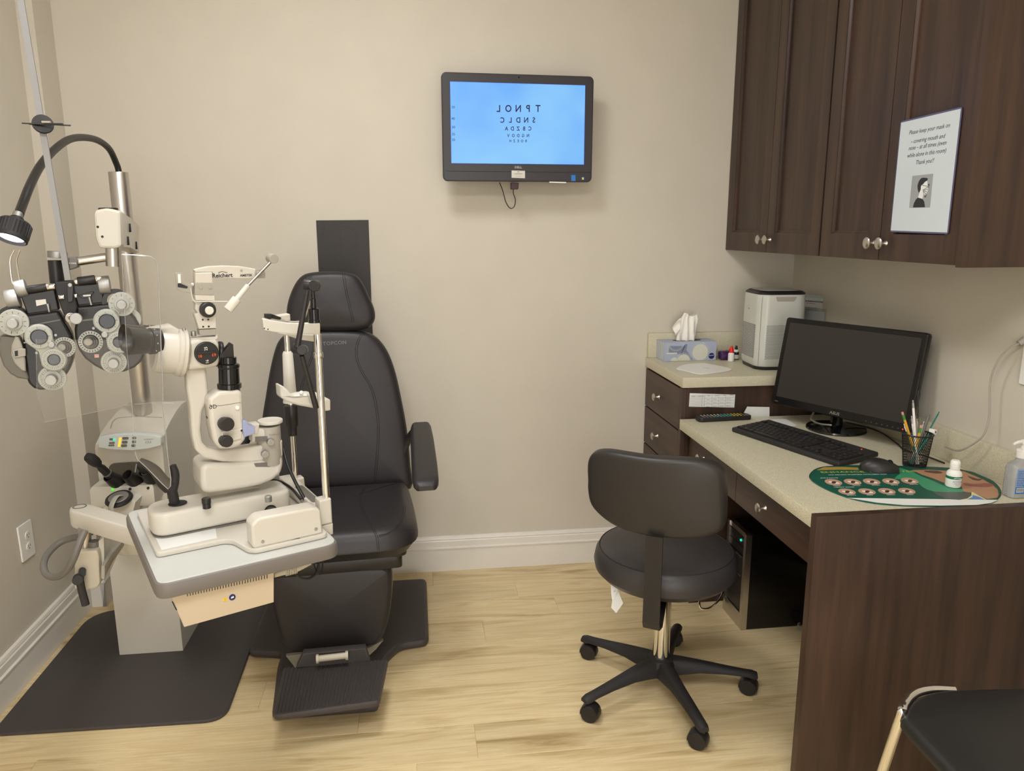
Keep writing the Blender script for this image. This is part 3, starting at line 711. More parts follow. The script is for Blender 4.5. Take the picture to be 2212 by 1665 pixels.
def padtext(x, y, x2, y2, s_, size, m):
    A, B = Lz(cz([(x, y), (x2, y2)]), ZP); an = math.atan2(B[1]-A[1], B[0]-A[0]); ln_ = math.hypot(B[0]-A[0], B[1]-A[1])
    m.text(Matrix.Translation((A[0], A[1], ZP+.0004)) @ Matrix.Rotation(an, 4, 'Z'), s_, size, .0001, 'LEFT', sx=ln_/(size*.56*len(s_)))
g_ = MB(); padtext(150, 657, 1060, 648, 'ENHANCE YOUR EYES', .019, g_); g_.build('headline', mat('pad_headline', C3(170, 190, 80), .5), mp_)
padtext(230, 684, 1050, 672, 'with beautiful, breathable comfortable color', .0075, pt); padtext(150, 716, 330, 714, 'SIMPLE COLOR', .006, pt); padtext(290, 808, 480, 806, 'VIBRANT COLOR', .006, pt)
for (ex, ey), s_ in zip(eyes, ('Pure Hazel', 'Gray', 'Green', 'Blue', 'Honey', 'Brown', 'Brilliant Blue', 'Gemstone Green', 'Sterling Gray')): padtext(ex, ey+38, ex+92, ey+37, s_, .0045, pt)
pt.build('small_print', M_paper, mp_)

# mouse
P0, P1 = pZ(1858, 1012, ZD+.004), pZ(1940, 1018, ZD+.004)
ms = thing('computer_mouse', 'black computer mouse on the green mouse pad', 'mouse', pZ(1898, 1018, ZD+.004))
Mm = HOR(ZD+.0036, math.degrees(math.atan2((P1-P0).y, (P1-P0).x)), ((P0.x+P1.x)/2, (P0.y+P1.y)/2))
Lm = (P1-P0).length; R = []
for i in range(15):
    t = i/14; x = -Lm/2 + Lm*t; w_ = .029*math.sin(PI*(.08+.86*t))**.45; h_ = .036*math.sin(PI*(.10+.80*(t**.8)))**.7
    R.append([Mm @ Vector((x, w_*math.cos(a), max(0, h_*math.sin(a)))) for a in [PI*k/12 for k in range(13)]])
mb_ = MB().loft(R); mo = mb_.build('shell', M_black, ms)
MB().cyl(Mm @ Vector((Lm*.27, -.004, .0245)), Mm @ Vector((Lm*.27, .004, .0245)), .008).build('scroll_wheel', M_gloss, ms)

# monitor on the desk
MF = Fr((1.415, -.745, .981), yaw=-64.29, tilt=10.4)
mn = thing('desktop_monitor', 'black widescreen monitor on a round base, screen off, on the desk', 'monitor', (1.43, -.73, ZD))
w2, h2 = .257, .157
MB().slab(MF, rrect(2*w2, 2*h2, .010), -.022, .002, .003).slab(MF, rrect(2*w2*.8, 2*h2*.78, .02), -.045, -.021, .012).build('housing', M_gloss, mn)
MB().slab(MF, [(-w2+.018, -h2+.028), (w2-.018, -h2+.028), (w2-.018, h2-.018), (-w2+.018, h2-.018)], .0015, .0026).build('screen', mat('dark_screen', C3(50, 46, 44), .3), mn)
MB().text(MF.M @ Matrix.Translation((0, -h2+.012, .0022)), 'ASUS', .0135, .0003, sx=1.2, bold=.02).text(MF.M @ Matrix.Translation((-w2+.022, -h2+.010, .0022)), 'HDMI', .0055, .0003).build('lettering', M_alum, mn)
b_ = MB()
for i in range(7): b_.box((0, 0, 0), (.004, .0012, .001), M=MF.M @ Matrix.Translation((.115+i*.018, -h2+.010, .0022)))
b_.build('button_marks', M_inkb, mn)
MB().cyl(MF.P(.238, -h2+.010, .002), MF.P(.238, -h2+.010, .0035), .002).build('power_light', M_ledr, mn)
bc = pZ(1806, 922, ZD+.008); bc.y -= 0
MB().lathe((bc.x, bc.y, ZD), (0, 0, 1), [(.098, 0), (.100, .003), (.098, .008), (.06, .014), (.02, .018), (0, .018)], 48).build('round_base', M_gloss, mn)
pb = MF.P(0, -h2+.03, -.03)
MB().cyl((bc.x, bc.y, ZD+.015), (bc.x, bc.y, ZD+.075), .021, .018).cyl((bc.x, bc.y, ZD+.07), pb + Vector((0, 0, .05)), .022, .03).build('neck', M_gloss, mn)
cb = MB()
cb.tube([pZ(1758, 890, ZD+.04), pZ(1752, 905, ZD+.02), pZ(1770, 915, ZD+.015), pZ(1795, 918, ZD+.03)], .0032, 8, 5)
o = cb.build('cable', M_greyp); tag(o, 'short pale grey cable loop behind the monitor neck', 'cable')
cb = MB(); cb.tube([pZ(1828, 912, ZD+.03), pZ(1870, 922, ZD+.012), pZ(1905, 935, ZD+.004), pZ(1938, 958, ZD+.004), pZ(1955, 972, ZD+.004), pZ(2000, 985, ZD+.004), pZ(2040, 1000, ZD+.004)], .0025, 8, 6)
o = cb.build('cable', M_black); tag(o, 'thin black cable running from the monitor behind the pen cup', 'cable')

# mesh pen cup
cc = pZ(1980, 1003, ZD); cc = Vector((1.452, -1.098, ZD))
pc = thing('pen_cup', 'black wire mesh pen cup holding pens and pencils', 'pen cup', cc)
m = MB(); rb, rt_, hh = .031, .0415, .098
def cupr(h): return rb+(rt_-rb)*(h/hh)
for d_ in (1, -1):
    for i in range(44):
        a0 = 2*PI*i/44; m.tube([cc + Vector((cupr(h)*math.cos(a0+d_*h*9), cupr(h)*math.sin(a0+d_*h*9), h)) for h in [hh*k/8 for k in range(9)]], .00055, 4)
m.build('mesh_wall', M_black, pc)
MB().tube([cc + Vector((rt_*math.cos(t), rt_*math.sin(t), hh)) for t in [2*PI*i/36 for i in range(37)]], .0025, 8).build('rim', M_black, pc)
MB().cyl(cc, cc + Vector((0, 0, .004)), rb+.001, seg=32).build('bottom', M_black, pc)
def rod(px, py, dx, dy, z0=.006): # from the inside bottom to where its tip shows
    tip = on(px, py, cc + Vector((dx, dy, 0)), FW); foot = cc + Vector((-dx*.5, -dy*.5, z0)); return foot, tip
def pencil(px, py, dx, dy, label, metal, eraser, body, r=.0036, cap=.014):
    f_, t_ = rod(px, py, dx, dy); ax = (t_-f_).normalized(); t = thing('pencil' if eraser else 'pen', label, 'pencil' if eraser else 'pen', f_, 'pens and pencils in the mesh cup')
    MB().cyl(f_, t_ - ax*cap*1.7, r, seg=6 if eraser else 12).build('barrel', body, t)
    MB().cyl(t_ - ax*cap*1.7, t_ - ax*cap*.6, r*1.03, seg=12).build('ferrule' if eraser else 'grip', metal, t)
    MB().cyl(t_ - ax*cap*.6, t_, r*.95 if eraser else r*.6, seg=12, bev=.0008).build('eraser' if eraser else 'button', eraser or metal, t)
M_pyel = mat('pencil_yellow', C3(226, 170, 40), .4); M_grn = mat('pencil_green', C3(60, 140, 60), .4); M_pink = mat('eraser_pink', C3(220, 150, 140), .8)
M_teal = mat('teal_barrel', C3(20, 110, 100), .4); M_sil = M_alum
pencil(1949, 890, -.028, -.008, 'yellow pencil with pink eraser leaning left in the pen cup', M_grn, M_pink, M_pyel)
pencil(1990, 918, .004, -.012, 'short yellow pencil upright in front of the pen cup', M_grn, M_pink, M_pyel)
pencil(1972, 864, -.010, .008, 'tall white pen with a clear grip in the pen cup', M_sil, None, M_white)
pencil(1969, 898, -.016, .012, 'white stick pen left of the tall white pen', M_sil, None, M_white)
pencil(1981, 904, -.002, .016, 'clear capped pen in the middle of the pen cup', M_greyp, None, M_greyp)
pencil(1996, 910, .012, -.014, 'silver pen to the right of the short pencil', M_sil, None, M_greyp)
pencil(2007, 895, .016, .004, 'dark grey pen standing right of centre in the pen cup', M_midgrey, None, M_midgrey, .0042)
pencil(2029, 889, .030, .010, 'slim green pen leaning far right in the pen cup', M_teal, None, M_teal, .0022)
pencil(1953, 915, -.030, .004, 'green and white pen at the left rim of the pen cup', M_white, None, M_teal)
f_, t_ = rod(1986, 842, .0, .020)
st = thing('black_loop_tool', 'thin black rod with a looped tip, tallest in the pen cup', 'tool', f_, 'pens and pencils in the mesh cup')
MB().cyl(f_, t_ - Vector((0, 0, .03)), .0014, seg=8).build('shaft', M_black, st)
lp = t_ - Vector((0, 0, .016))
MB().tube([lp + RT*.0035*math.cos(a) + Vector((0, 0, .016*math.sin(a))) for a in [2*PI*i/16 for i in range(17)]], .0013, 6).build('loop', M_black, st)
f_, t_ = rod(2015, 932, .022, -.010)
cu = thing('cube_fixation_stick', 'stick with a small white picture cube, at the right of the pen cup', 'fixation stick', f_, 'pens and pencils in the mesh cup')
MB().cyl(f_, t_, .0045, seg=12).build('stick', M_teal, cu)
CM = Matrix.Translation(t_) @ Matrix.Rotation(rad(28), 4, 'Z') @ Matrix.Rotation(rad(12), 4, 'Y')
MB().box((0, 0, 0), (.016, .016, .016), .0015, M=CM).build('cube', M_white, cu)
MB().cyl(CM @ Vector((0, -.0081, 0)), CM @ Vector((0, -.0085, 0)), .003).cyl(CM @ Vector((0, 0, .0081)), CM @ Vector((0, 0, .0085)), .003).build('dots', M_ink, cu)

# solution bottle
p = pZ(2058, 1050, ZD+.004); p.z = ZD+.0038
t = bottle('solution_bottle', 'small white flip-top solution bottle with green label on the mouse pad', 'bottle', p,
   [(.016, 0), (.0185, .0015), (.0195, .005), (.0195, .036), (.0175, .042), (.0125, .047), (.0100, .049), (0, .049)], M_white,
   [('flip_cap', [(.0115, .0485), (.0125, .050), (.0125, .060), (.0118, .061), (.0125, .062), (.0122, .070), (.0095, .074), (0, .0745)], M_white, None)])
MB().lathe(p, (0, 0, 1), [(.0196, .0245), (.0198, .025), (.0198, .0315), (.0196, .032)], 28).build('green_band', mat('label_green', C3(20, 110, 80), .5), t)
LF = Fr(p + Vector((-.004, -.0202, 0)), yaw=-12)
MB().text(LF.M @ Matrix.Translation((0, .020, .0006)), 'puremoist', .0056, .0001).build('blue_lettering', mat('label_blue', C3(50, 60, 150), .5), t)
MB().text(LF.M @ Matrix.Translation((0, .0140, .0002)), 'conditioner', .0035, .0001).text(LF.M @ Matrix.Translation((0, .0095, .0002)), '4 fl oz', .003, .0001).build('grey_lettering', M_inkb, t)
MB().text(LF.M @ Matrix.Translation((0, .0282, .0006)), 'OPTI-FREE', .0044, .0001, bold=.02).build('white_lettering', M_white, t)
# hand sanitizer
p = Vector((1.553, -1.372, ZD))
hs = thing('hand_sanitizer', 'clear pump bottle of hand sanitizer with a blue label, at the desk right edge', 'bottle', p)
HM = HOR(ZD, 0, (1.553, -1.372))
def hr(w_, d_, r_, z): return [HM @ Vector((x, y, z)) for x, y in rrect(w_, d_, r_, 5)]
MB().loft([hr(.060, .036, .010, 0), hr(.066, .042, .012, .003), hr(.066, .042, .012, .078), hr(.058, .036, .012, .088), hr(.030, .028, .012, .097), hr(.026, .026, .0125, .104)]).build('bottle_body', M_gel, hs)
MB().loft([[HM @ Vector((x, -.0212, z)) for x in (-.027, .027)] + [HM @ Vector((x, -.0222, z)) for x in (.027, -.027)] for z in (.014, .080)]).build('label', mat('label_pale_blue', C3(140, 170, 214), .4), hs)
MB().bx(p.x-.027, p.x+.027, p.y-.0228, p.y-.0223, ZD+.014, ZD+.032).build('label_foot', mat('label_strong_blue', C3(50, 120, 200), .4), hs)
tt = MB()
HF = Fr(p + Vector((0, -.0224, 0)))
for i, s_ in enumerate(('Drug Facts', 'Active ingredient', 'Ethyl alcohol 70%', 'Uses to decrease bacteria', 'Warnings flammable', 'keep away from fire', 'For external use only', 'Directions rub hands', 'Inactive ingredients')):
    tt.text(HF.M @ Matrix.Translation((-.025, .075-.0048*i, .0002)), s_, .0046, .0001, 'LEFT')
tt.build('print', mat('label_text', C3(60, 80, 140), .5), hs)
bb = MB().bx(p.x-.024, p.x-.004, p.y-.0232, p.y-.0229, ZD+.018, ZD+.030); bb.build('white_code_panel', M_white, hs)
bb = MB()
for i in range(9): bb.bx(p.x-.0225+i*.002, p.x-.0225+i*.002+(.0006 if i % 2 else .0011), p.y-.0235, p.y-.0233, ZD+.0195, ZD+.029)
bb.build('bar_code', M_ink, hs)
MB().lathe(p, (0, 0, 1), [(.0150, .1045), (.0155, .106), (.0155, .124), (.013, .127), (.006, .129), (.006, .140), (.010, .142), (.010, .148), (.007, .152), (0, .153)], 24).tube([p+Vector((0, 0, .147)), p+Vector((-.02, -.004, .148)), p+Vector((-.036, -.006, .143))], [.0055, .003], 8, 4).build('pump', M_white, hs)

# pale cord plugged into the right wall
wc = thing('charging_cord', 'pale grey cord plugged into the right wall and hanging over the backsplash', 'cord', pX(2205, 740, XR-.02))
pts = [pX(2203, 741, 1.585), pX(2180, 752, 1.57), pX(2155, 780, 1.56), pX(2140, 820, 1.56), pX(2138, 860, 1.56), pX(2136, 905, 1.56), pX(2124, 940, 1.55), pX(2100, 960, 1.54), pX(2070, 973, 1.53), pX(2043, 965, 1.54)]
MB().tube(pts, .0028, 8, 6).build('cord', M_greyp, wc)
MB().cyl(pX(2200, 742, 1.583), pX(2214, 734, 1.598), .008, .010).build('plug', M_greyp, wc)
MB().slab(Fr((XR-.0005, -1.318, 1.05), yaw=-90), rrect(.075, .118, .004, 3), 0, .006, .002).build('wall_outlet_plate', M_white)
tag(bpy.data.objects['wall_outlet_plate'], 'white outlet plate on the right wall at the photo edge', 'outlet')
bpy.data.objects['wall_outlet_plate'].location.z += .05

# computer tower under the desk
a0 = Vector((1.155, -.655, 0)); a1 = Vector((1.1545, -.49, 0)); d_ = (a0-a1); yw = math.degrees(math.atan2(d_.y, d_.x))+90
TW = HOR(0, yw, (a0.x, a0.y))   # x goes back under the desk, y along the front face
wT, hT, dT = .165, .372, .40
pcT = thing('computer_tower', 'black desktop computer tower with a silver front frame under the desk', 'computer', TW @ Vector((dT/2, wT/2, 0)))
def tb_(x0, x1, y0, y1, z0, z1, bev=0): return MB().box(((x0+x1)/2, (y0+y1)/2, (z0+z1)/2), (x1-x0, y1-y0, z1-z0), bev, M=TW)
tb_(.022, dT, 0, wT, .002, hT, .002).build('case', M_gloss, pcT)
m = MB()
for args in ((0, .022, 0, .018, 0, hT), (0, .022, wT-.018, wT, 0, hT), (0, .022, .0181, wT-.0181, 0, .06), (.004, .022, .0181, wT-.0181, hT-.02, hT)):
    x0, x1, y0, y1, z0, z1 = args; m.box(((x0+x1)/2, (y0+y1)/2, (z0+z1)/2), (x1-x0, y1-y0, z1-z0), .002, M=TW)
m.build('front_frame', M_steel, pcT, label='silver front frame')
m = MB()
for z0, z1, x0 in ((.062, .20, .004), (.204, .275, .002), (.279, .31, .006), (.314, hT-.022, .004)):
    m.box(((x0+.022)/2, wT/2, (z0+z1)/2), (.022-x0, wT-.038, z1-z0), .001, M=TW)
m.build('front_panel', M_black, pcT)
MB().cyl(TW @ Vector((.003, .045, .335)), TW @ Vector((-.001, .045, .335)), .0045).build('power_button', M_ledc, pcT)
MB().box((-.001, wT/2, .203), (.004, wT-.05, .003), 0, M=TW).box((-.001, wT*.3, .277), (.004, .05, .003), 0, M=TW).build('drive_strips', M_steel, pcT)
cb = MB(); q0 = pZ(1742, 1357, .004)
cb.tube([q0 + Vector((.030*math.cos(t), .030*math.sin(t), .001*t)) for t in [2*PI*i/24 for i in range(46)]], .0025, 8)
o = cb.build('coiled_cord', M_greyp); tag(o, 'small coil of grey cord on the floor by the computer tower', 'cord')

# ------------------------------------------------------------------ rolling stool
SX, SY = .744, -.97
sc_ = thing('rolling_stool', 'round charcoal rolling stool with curved black backrest and five-star base', 'stool', (SX, SY, 0))
seat = MB().lathe((SX, SY, .395), (0, 0, 1), [(.13, -.004), (.17, 0), (.195, .010), (.214, .030), (.218, .052), (.213, .078), (.203, .094), (.19, .102), (.15, .107), (.07, .110), (0, .111)], 64)
sb = seat.bvh(); so_ = seat.build('seat', M_leather2, sc_)
MB().tube([Vector((SX+.2015*math.cos(t), SY+.2015*math.sin(t), .395+.0955)) for t in [2*PI*i/64 for i in range(65)]], .0016, 6).build('seat_piping', M_blackm, so_)
MB().cyl((SX, SY, .352), (SX, SY, .392), .022).bx(SX-.07, SX+.07, SY-.07, SY+.07, .376, .394, .004).build('seat_plate', M_black, sc_)
MB().cyl((SX, SY, .105), (SX, SY, .362), .0265, seg=32).cyl((SX, SY, .055), (SX, SY, .07), .024).build('gas_column', M_chrome, sc_, label='chrome gas column')
MB().lathe((SX, SY, .062), (0, 0, 1), [(.040, 0), (.045, .01), (.047, .04), (.040, .055), (.031, .058), (0, .058)], 32).build('hub', M_blackm, sc_)
for k in range(5):
    a = rad(131.9+72*k); dr = Vector((math.cos(a), math.sin(a), 0)); sd = Vector((-dr.y, dr.x, 0)); o_ = Vector((SX, SY, 0)); R = []
    for d0, w_, zt, zb in ((.02, .030, .118, .066), (.06, .025, .116, .070), (.12, .0205, .108, .076), (.20, .018, .094, .074), (.262, .0165, .084, .068), (.288, .0165, .081, .062), (.302, .013, .076, .060)):
        R.append([o_ + dr*d0 + sd*x + Vector((0, 0, z)) for x, z in ((-w_, zb), (w_, zb), (w_*1.02, (zb+zt)/2), (w_*.7, zt-.003), (w_*.35, zt), (-w_*.35, zt), (-w_*.7, zt-.003), (-w_*1.02, (zb+zt)/2))])
    lg_ = MB().loft(R).build('leg', M_blackm, sc_, sharp=50)
    cp_ = o_ + dr*.288; an = a + [1.9, .6, 2.4, 1.2, .3][k]; ax = Vector((math.cos(an), math.sin(an), 0)); fw = Vector((-ax.y, ax.x, 0))*.010
    m = MB().cyl(cp_ + Vector((0, 0, .048)), cp_ + Vector((0, 0, .068)), .009)
    cs = m.build('caster', M_black, sc_)
    wc_ = cp_ + fw + Vector((0, 0, .0265))
    for s_ in (-1, 1): MB().cyl(wc_ + ax*s_*.006, wc_ + ax*s_*.019, .0262, seg=28, bev=.003).build('wheel', M_black, cs)
    hood = []
    for x in (-.0205, -.014, .014, .0205):
        hood.append([wc_ + ax*x + Vector((-fw.x*100*0, 0, 0)) + fw.normalized()*(.030 if abs(x) < .02 else .027)*math.cos(t) + Vector((0, 0, (.030 if abs(x) < .02 else .027)*math.sin(t))) for t in [rad(-10+20*i) for i in range(11)]] + [wc_ + ax*x + fw.normalized()*-.02 + Vector((0, 0, .012)), wc_ + ax*x + fw.normalized()*.024 + Vector((0, 0, .004))])
    MB().loft(hood).build('wheel_hood', M_black, cs)
BF = Fr((.609, -1.212, .655), yaw=-32.4, tilt=-4)
bo_ = BF.poly([(1257, 1050), (1256, 1020), (1261, 1000), (1275, 987), (1300, 982), (1330, 983), (1400, 991), (1460, 996), (1500, 1001), (1530, 1010), (1550, 1025), (1558, 1042), (1561, 1070), (1561, 1120), (1559, 1150), (1548, 1164), (1520, 1171), (1490, 1172), (1430, 1166), (1370, 1156), (1330, 1145), (1300, 1131), (1275, 1113), (1262, 1095), (1257, 1070)])
m = MB(); q = smooth_closed(bo_, 3)
def bend(M_, v): return v
pts3 = m.cushion(BF, q, -.045, .004, .016, .006)
for v in m.bm.verts:   # wraps gently round the sitter
    l_ = BF.I @ v.co; l_.z -= -.0 + (-1.1)*((l_.x)**2)*.9*-1 if False else 0
    l_.z -= 1.0*(l_.x**2); v.co = BF.M @ l_
bbv = m.bvh(); bk = m.build('backrest', M_stoolback, sc_)
# support bar, from backrest down and under the seat
bn = BF.n.copy(); bn.z = 0; bn.normalize(); fl_ = Vector((-bn.y, bn.x, 0))
pb0 = BF.P(.020, -.045, .006); c0 = Vector((SX, SY, 0))
path = [pb0 + bn*.008 + Vector((0, 0, .03)), pb0 + bn*.006 - Vector((0, 0, .06)), Vector((pb0.x, pb0.y, .385)) + bn*.010, Vector((pb0.x, pb0.y, .368)) + bn*.002, Vector((pb0.x, pb0.y, .362)) - bn*.03, Vector((c0.x, c0.y, .366)) + bn*.03]
m = MB(); u_ = bn.cross(Vector((0, 0, 1)))
R = []
for i, p_ in enumerate(path):
    t_ = (path[min(i+1, 5)]-path[max(i-1, 0)]).normalized(); nn = t_.cross(u_).normalized()
    R.append([p_ + u_*.0235 + nn*.003, p_ - u_*.0235 + nn*.003, p_ - u_*.0235 - nn*.003, p_ + u_*.0235 - nn*.003])
m.loft(R).build('support_bar', M_black, sc_, sharp=25)
lv = MB().tube([pY(1535, 1268, -1.02), pY(1560, 1272, -1.03), pY(1556, 1292, -1.05), pY(1535, 1312, -1.06), pY(1515, 1314, -1.06), pY(1511, 1300, -1.05), pY(1520, 1282, -1.03)], .0032, 8, 5)
lv.build('height_lever', M_chrome, sc_, label='chrome height lever')
tgm = MB(); yy = -1.03
A_ = [pY(1319, 1250, yy), pY(1336, 1258, yy), pY(1334, 1275, yy-.01), pY(1323, 1300, yy-.008), pY(1320, 1280, yy)]
tgm.loft([[p_ for p_ in A_], [p_ + Vector((.001, .0012, 0)) for p_ in A_]])
B_ = [pY(1326, 1278, yy-.01), pY(1335, 1275, yy), pY(1346, 1303, yy-.012), pY(1331, 1324, yy-.004), pY(1320, 1312, yy)]
tgm.loft([[p_ for p_ in B_], [p_ + Vector((.001, .0012, 0)) for p_ in B_]])
tgm.build('care_tag', M_paper, sc_, label='white care tag')

# ------------------------------------------------------------------ side chair, bottom right
ch = thing('side_chair', 'black padded chair with chrome tube frame at the lower right corner', 'chair', (1.27, -1.97, 0))
CM_ = HOR(0, -1.5, (1.0, -1.735))
m = MB(); R = []
wS, dS = .46, .46
sq_ = [((CM_.inverted() @ pZ(x, y, .462)).x, (CM_.inverted() @ pZ(x, y, .462)).y) for x, y in ((2240, 1870), (2120, 1732), (2035, 1640), (1953, 1551), (1954, 1529), (1968, 1506), (1992, 1490), (2035, 1482), (2110, 1478), (2212, 1476))]
sq_ = [tuple(v) for v in smooth_open(sq_, 4)] + [(wS, sq_[-1][1]), (wS, sq_[0][1])]
m.cushion(CM_ @ Matrix.Translation((0, 0, 0)), sq_, .420, .468, .020, .010).build('seat', mat('black_vinyl', C3(38, 37, 36), .42, bump=(420, .1)), ch)
r_ = .011
A0, B0 = pZ(1945, 1548, .440), pZ(1906, 1665, .30)
foot = A0 + (B0-A0)*((.012-A0.z)/(B0.z-A0.z))
MB().tube([foot, foot.lerp(A0, .93), pZ(1947, 1540, .447), pZ(1953, 1523, .450), pZ(1963, 1508, .450), pZ(1978, 1497, .450), pZ(1998, 1491, .449), pZ(2022, 1489, .446), pZ(2060, 1491, .440)], .0105, 16, 6).build('frame_tube', M_chrome, ch, label='chrome frame tube')
s0_, s1_ = pZ(1950, 1553, .432), pZ(2052, 1668, .420)
MB().cyl(s0_, s0_ + (s1_-s0_)*1.7, .0045).build('side_rail', M_chrome, ch, label='chrome side rail')
fr_ = [(-.006, -dS-.05, .44), (-.006, -.10, .44), (-.002, -.045, .442), (.015, -.012, .444), (.05, .006, .446), (.10, .010, .446), (wS-.06, .010, .446), (wS-.015, -.012, .444), (wS+.006, -.06, .44), (wS+.006, -dS-.05, .44)]
for x_ in (wS+.008,):
    s_ = -1 if x_ < 0 else 1
    MB().tube([CM_ @ Vector((x_, -.07, .436)), CM_ @ Vector((x_+s_*.003, -.08, .3)), CM_ @ Vector((x_+s_*.006, -.05, .012))], r_, 12, 4).build('leg', M_chrome, ch, label='chrome leg')
    MB().tube([CM_ @ Vector((x_, -.08, .41)), CM_ @ Vector((x_+s_*.002, -.36, .02))], .0075, 10).build('leg', M_chrome, ch, label='chrome leg')
MB().slab(CM_, rrect(.42, .03, .01, 4, wS/2, -dS-.03), .44, .82, .01).build('backrest', M_black, ch)

# ------------------------------------------------------------------ wall things
TV = Fr((.403, -.13, 1.816), yaw=2.05, tilt=-.83)
tv = thing('wall_monitor', 'black all-in-one screen on the back wall showing a mirrored blue eye chart', 'monitor', (.403, -.08, 1.62))
w2, h2 = .2865, .192
MB().slab(TV, rrect(2*w2, 2*h2, .018, 6), -.020, 0, .004).slab(TV, rrect(2*w2*.86, 2*h2*.84, .03), -.052, -.0195, .014).build('housing', mat('dark_grey_bezel', C3(52, 50, 54), .35), tv)
sp_ = TV.poly([(971, 175), (1265, 183.5), (1262, 356.5), (974, 353.5)])
MB().slab(TV, sp_, .0002, .0012).build('screen_border', emis('screen_edge_blue', C3(20, 60, 190), .5), tv)
scr = MB().slab(TV, inset(sp_ if area2(sp_) > 0 else sp_[::-1], .002), .0012, .0018)
msc = emis('screen_blue', C3(122, 190, 255), 1.0); nt, b = nodes(msc); b.inputs['Roughness'].default_value = .5
g_ = nt.nodes.new('ShaderNodeNewGeometry'); n_ = nt.nodes.new('ShaderNodeTexNoise'); n_.inputs['Scale'].default_value = 3.5; nt.links.new(g_.outputs['Position'], n_.inputs['Vector'])
r_ = ramp(nt, [(.35, C3(104, 178, 255)), (.65, C3(134, 202, 255))]); nt.links.new(n_.outputs['Fac'], r_.inputs['Fac']); nt.links.new(r_.outputs[0], b.inputs['Emission Color'])
so = scr.build('screen', msc, tv)
ch_ = MB(); zc_ = lambda x, y: (940+x/6.1444, 150+y/6.1444)
def line(xs, y, s_, px):
    for x, c_ in zip(xs, s_):
        X, Y = zc_(x, y); a, b_ = TV.l(X, Y, .002); ch_.text(TV.M @ Matrix.Translation((a, b_-.0, .0019)), c_, TV.m(X, Y, px/6.1444, 0)*1.36, .0001, mirror=True, sx=.88, bold=.018)
line((1365, 1235, 1103, 972, 843), 523, 'TPNOL', 90)
line((1310, 1208, 1104, 1000, 893), 675, 'SNDLC', 70)
line((1258, 1180, 1102, 1025, 947), 787, 'CBZDA', 52)
line((1232, 1167, 1102, 1037, 972), 879, 'NGDOV', 40)
line((1206, 1154, 1102, 1050, 998), 950, 'BOEZH', 34)
ch_.build('chart_letters', mat('chart_ink', C3(6, 14, 92), .6), so)
nb = MB()
for y, s_ in ((501, '50'), (653, '40'), (766, '30'), (860, '25'), (934, '20')):
    X, Y = zc_(240 if y < 700 else 243, y); a, b_ = TV.l(X, Y, .002); nb.text(TV.M @ Matrix.Translation((a, b_, .0019)), s_, .0125, .0001, bold=.01)
nb.build('chart_numbers', mat('chart_blue_ink', C3(24, 70, 140), .6), so)
a, b_ = TV.l(1119.5, 361.5); MB().text(TV.M @ Matrix.Translation((a, b_, .0005)), 'DELL', .0108, .0003, sx=1.15, bold=.03).build('lettering', M_alum, tv)
MB().slab(TV, TV.poly([(1105, 368), (1134, 369), (1134, 385), (1105, 384)]), .0004, .0012).build('sticker', M_offw, tv, label='cream sticker')
a, b_ = TV.l(1119.5, 375); m = MB().text(TV.M @ Matrix.Translation((a, b_-.001, .0013)), 'LOMBART', .0072, .0001).text(TV.M @ Matrix.Translation((a, b_-.0095, .0013)), 'Instrument', .0045, .0001).slab(TV.M @ Matrix.Translation((a, b_+.006, 0)), [(-.005, 0), (0, .0025), (.005, 0), (0, -.001)], .0012, .0014)
m.build('sticker_print', M_inkb, tv)
MB().slab(TV, TV.poly([(1234, 378), (1243, 378), (1243, 391), (1234, 391)]), .0004, .001).build('sticker', mat('sticker_blue', C3(40, 120, 200), .4), tv, label='blue sticker')
k = MB().slab(TV, TV.poly([(1254, 381), (1264, 381), (1264, 390), (1254, 390)]), .0004, .001).build('sticker', mat('sticker_navy', C3(20, 60, 100), .4), tv, label='small dark blue sticker')
MB().slab(TV, TV.poly([(1257, 383), (1261, 383), (1261, 388), (1257, 388)]), .001, .0014).build('sticker_mark', mat('sticker_yellow', C3(220, 200, 90), .4), k)
a, b_ = TV.l(1121, 167); MB().cyl(TV.P(a, b_, -.001), TV.P(a, b_, .0006), .0028).build('webcam_lens', M_lens, tv)
a, b_ = TV.l(958, 366); a1, b1 = TV.l(1280, 370)
MB().tube([TV.P(a+.006, b_, .0004), TV.P(a+.016, b_-.006, .0004), TV.P(a1-.016, b1-.004, .0004), TV.P(a1-.006, b1+.002, .0004)], .0007, 6).build('bezel_groove', M_ink, tv)
MB().slab(TV, [(-.06, -.06), (.06, -.06), (.06, .06), (-.06, .06)], -.065, -.052).box((.403, -.028, 1.80), (.10, .054, .10), .003).build('wall_bracket', M_black, tv)
MB().slab(TV, TV.poly([(1187, 392), (1223, 393), (1223, 395.5), (1187, 394.5)]), -.01, .0).build('edge_tab', M_white, tv)
dg = thing('receiver_plug', 'dark brown plug adapter hanging beneath the wall screen on a thin cable', 'adapter', TV.W(1111, 402))
pf = Fr(TV.W(1111, 402, -.018), yaw=2)
MB().slab(pf, rounded(pf.poly([(1103, 394), (1120, 395), (1119, 409), (1103, 409)]), .004), -.009, .009, .002).build('plug_body', mat('plug_brown', C3(52, 34, 38), .4), dg)
y_ = -.09
MB().tube([pY(1079, 394, y_), pY(1086, 412, y_), pY(1092, 434, y_), pY(1099, 447, y_), pY(1106, 450, y_), pY(1112, 443, y_), pY(1113, 430, y_), pY(1109, 418, y_), pf.W(1109, 409)], .0018, 8, 6).build('cord', M_black, dg)

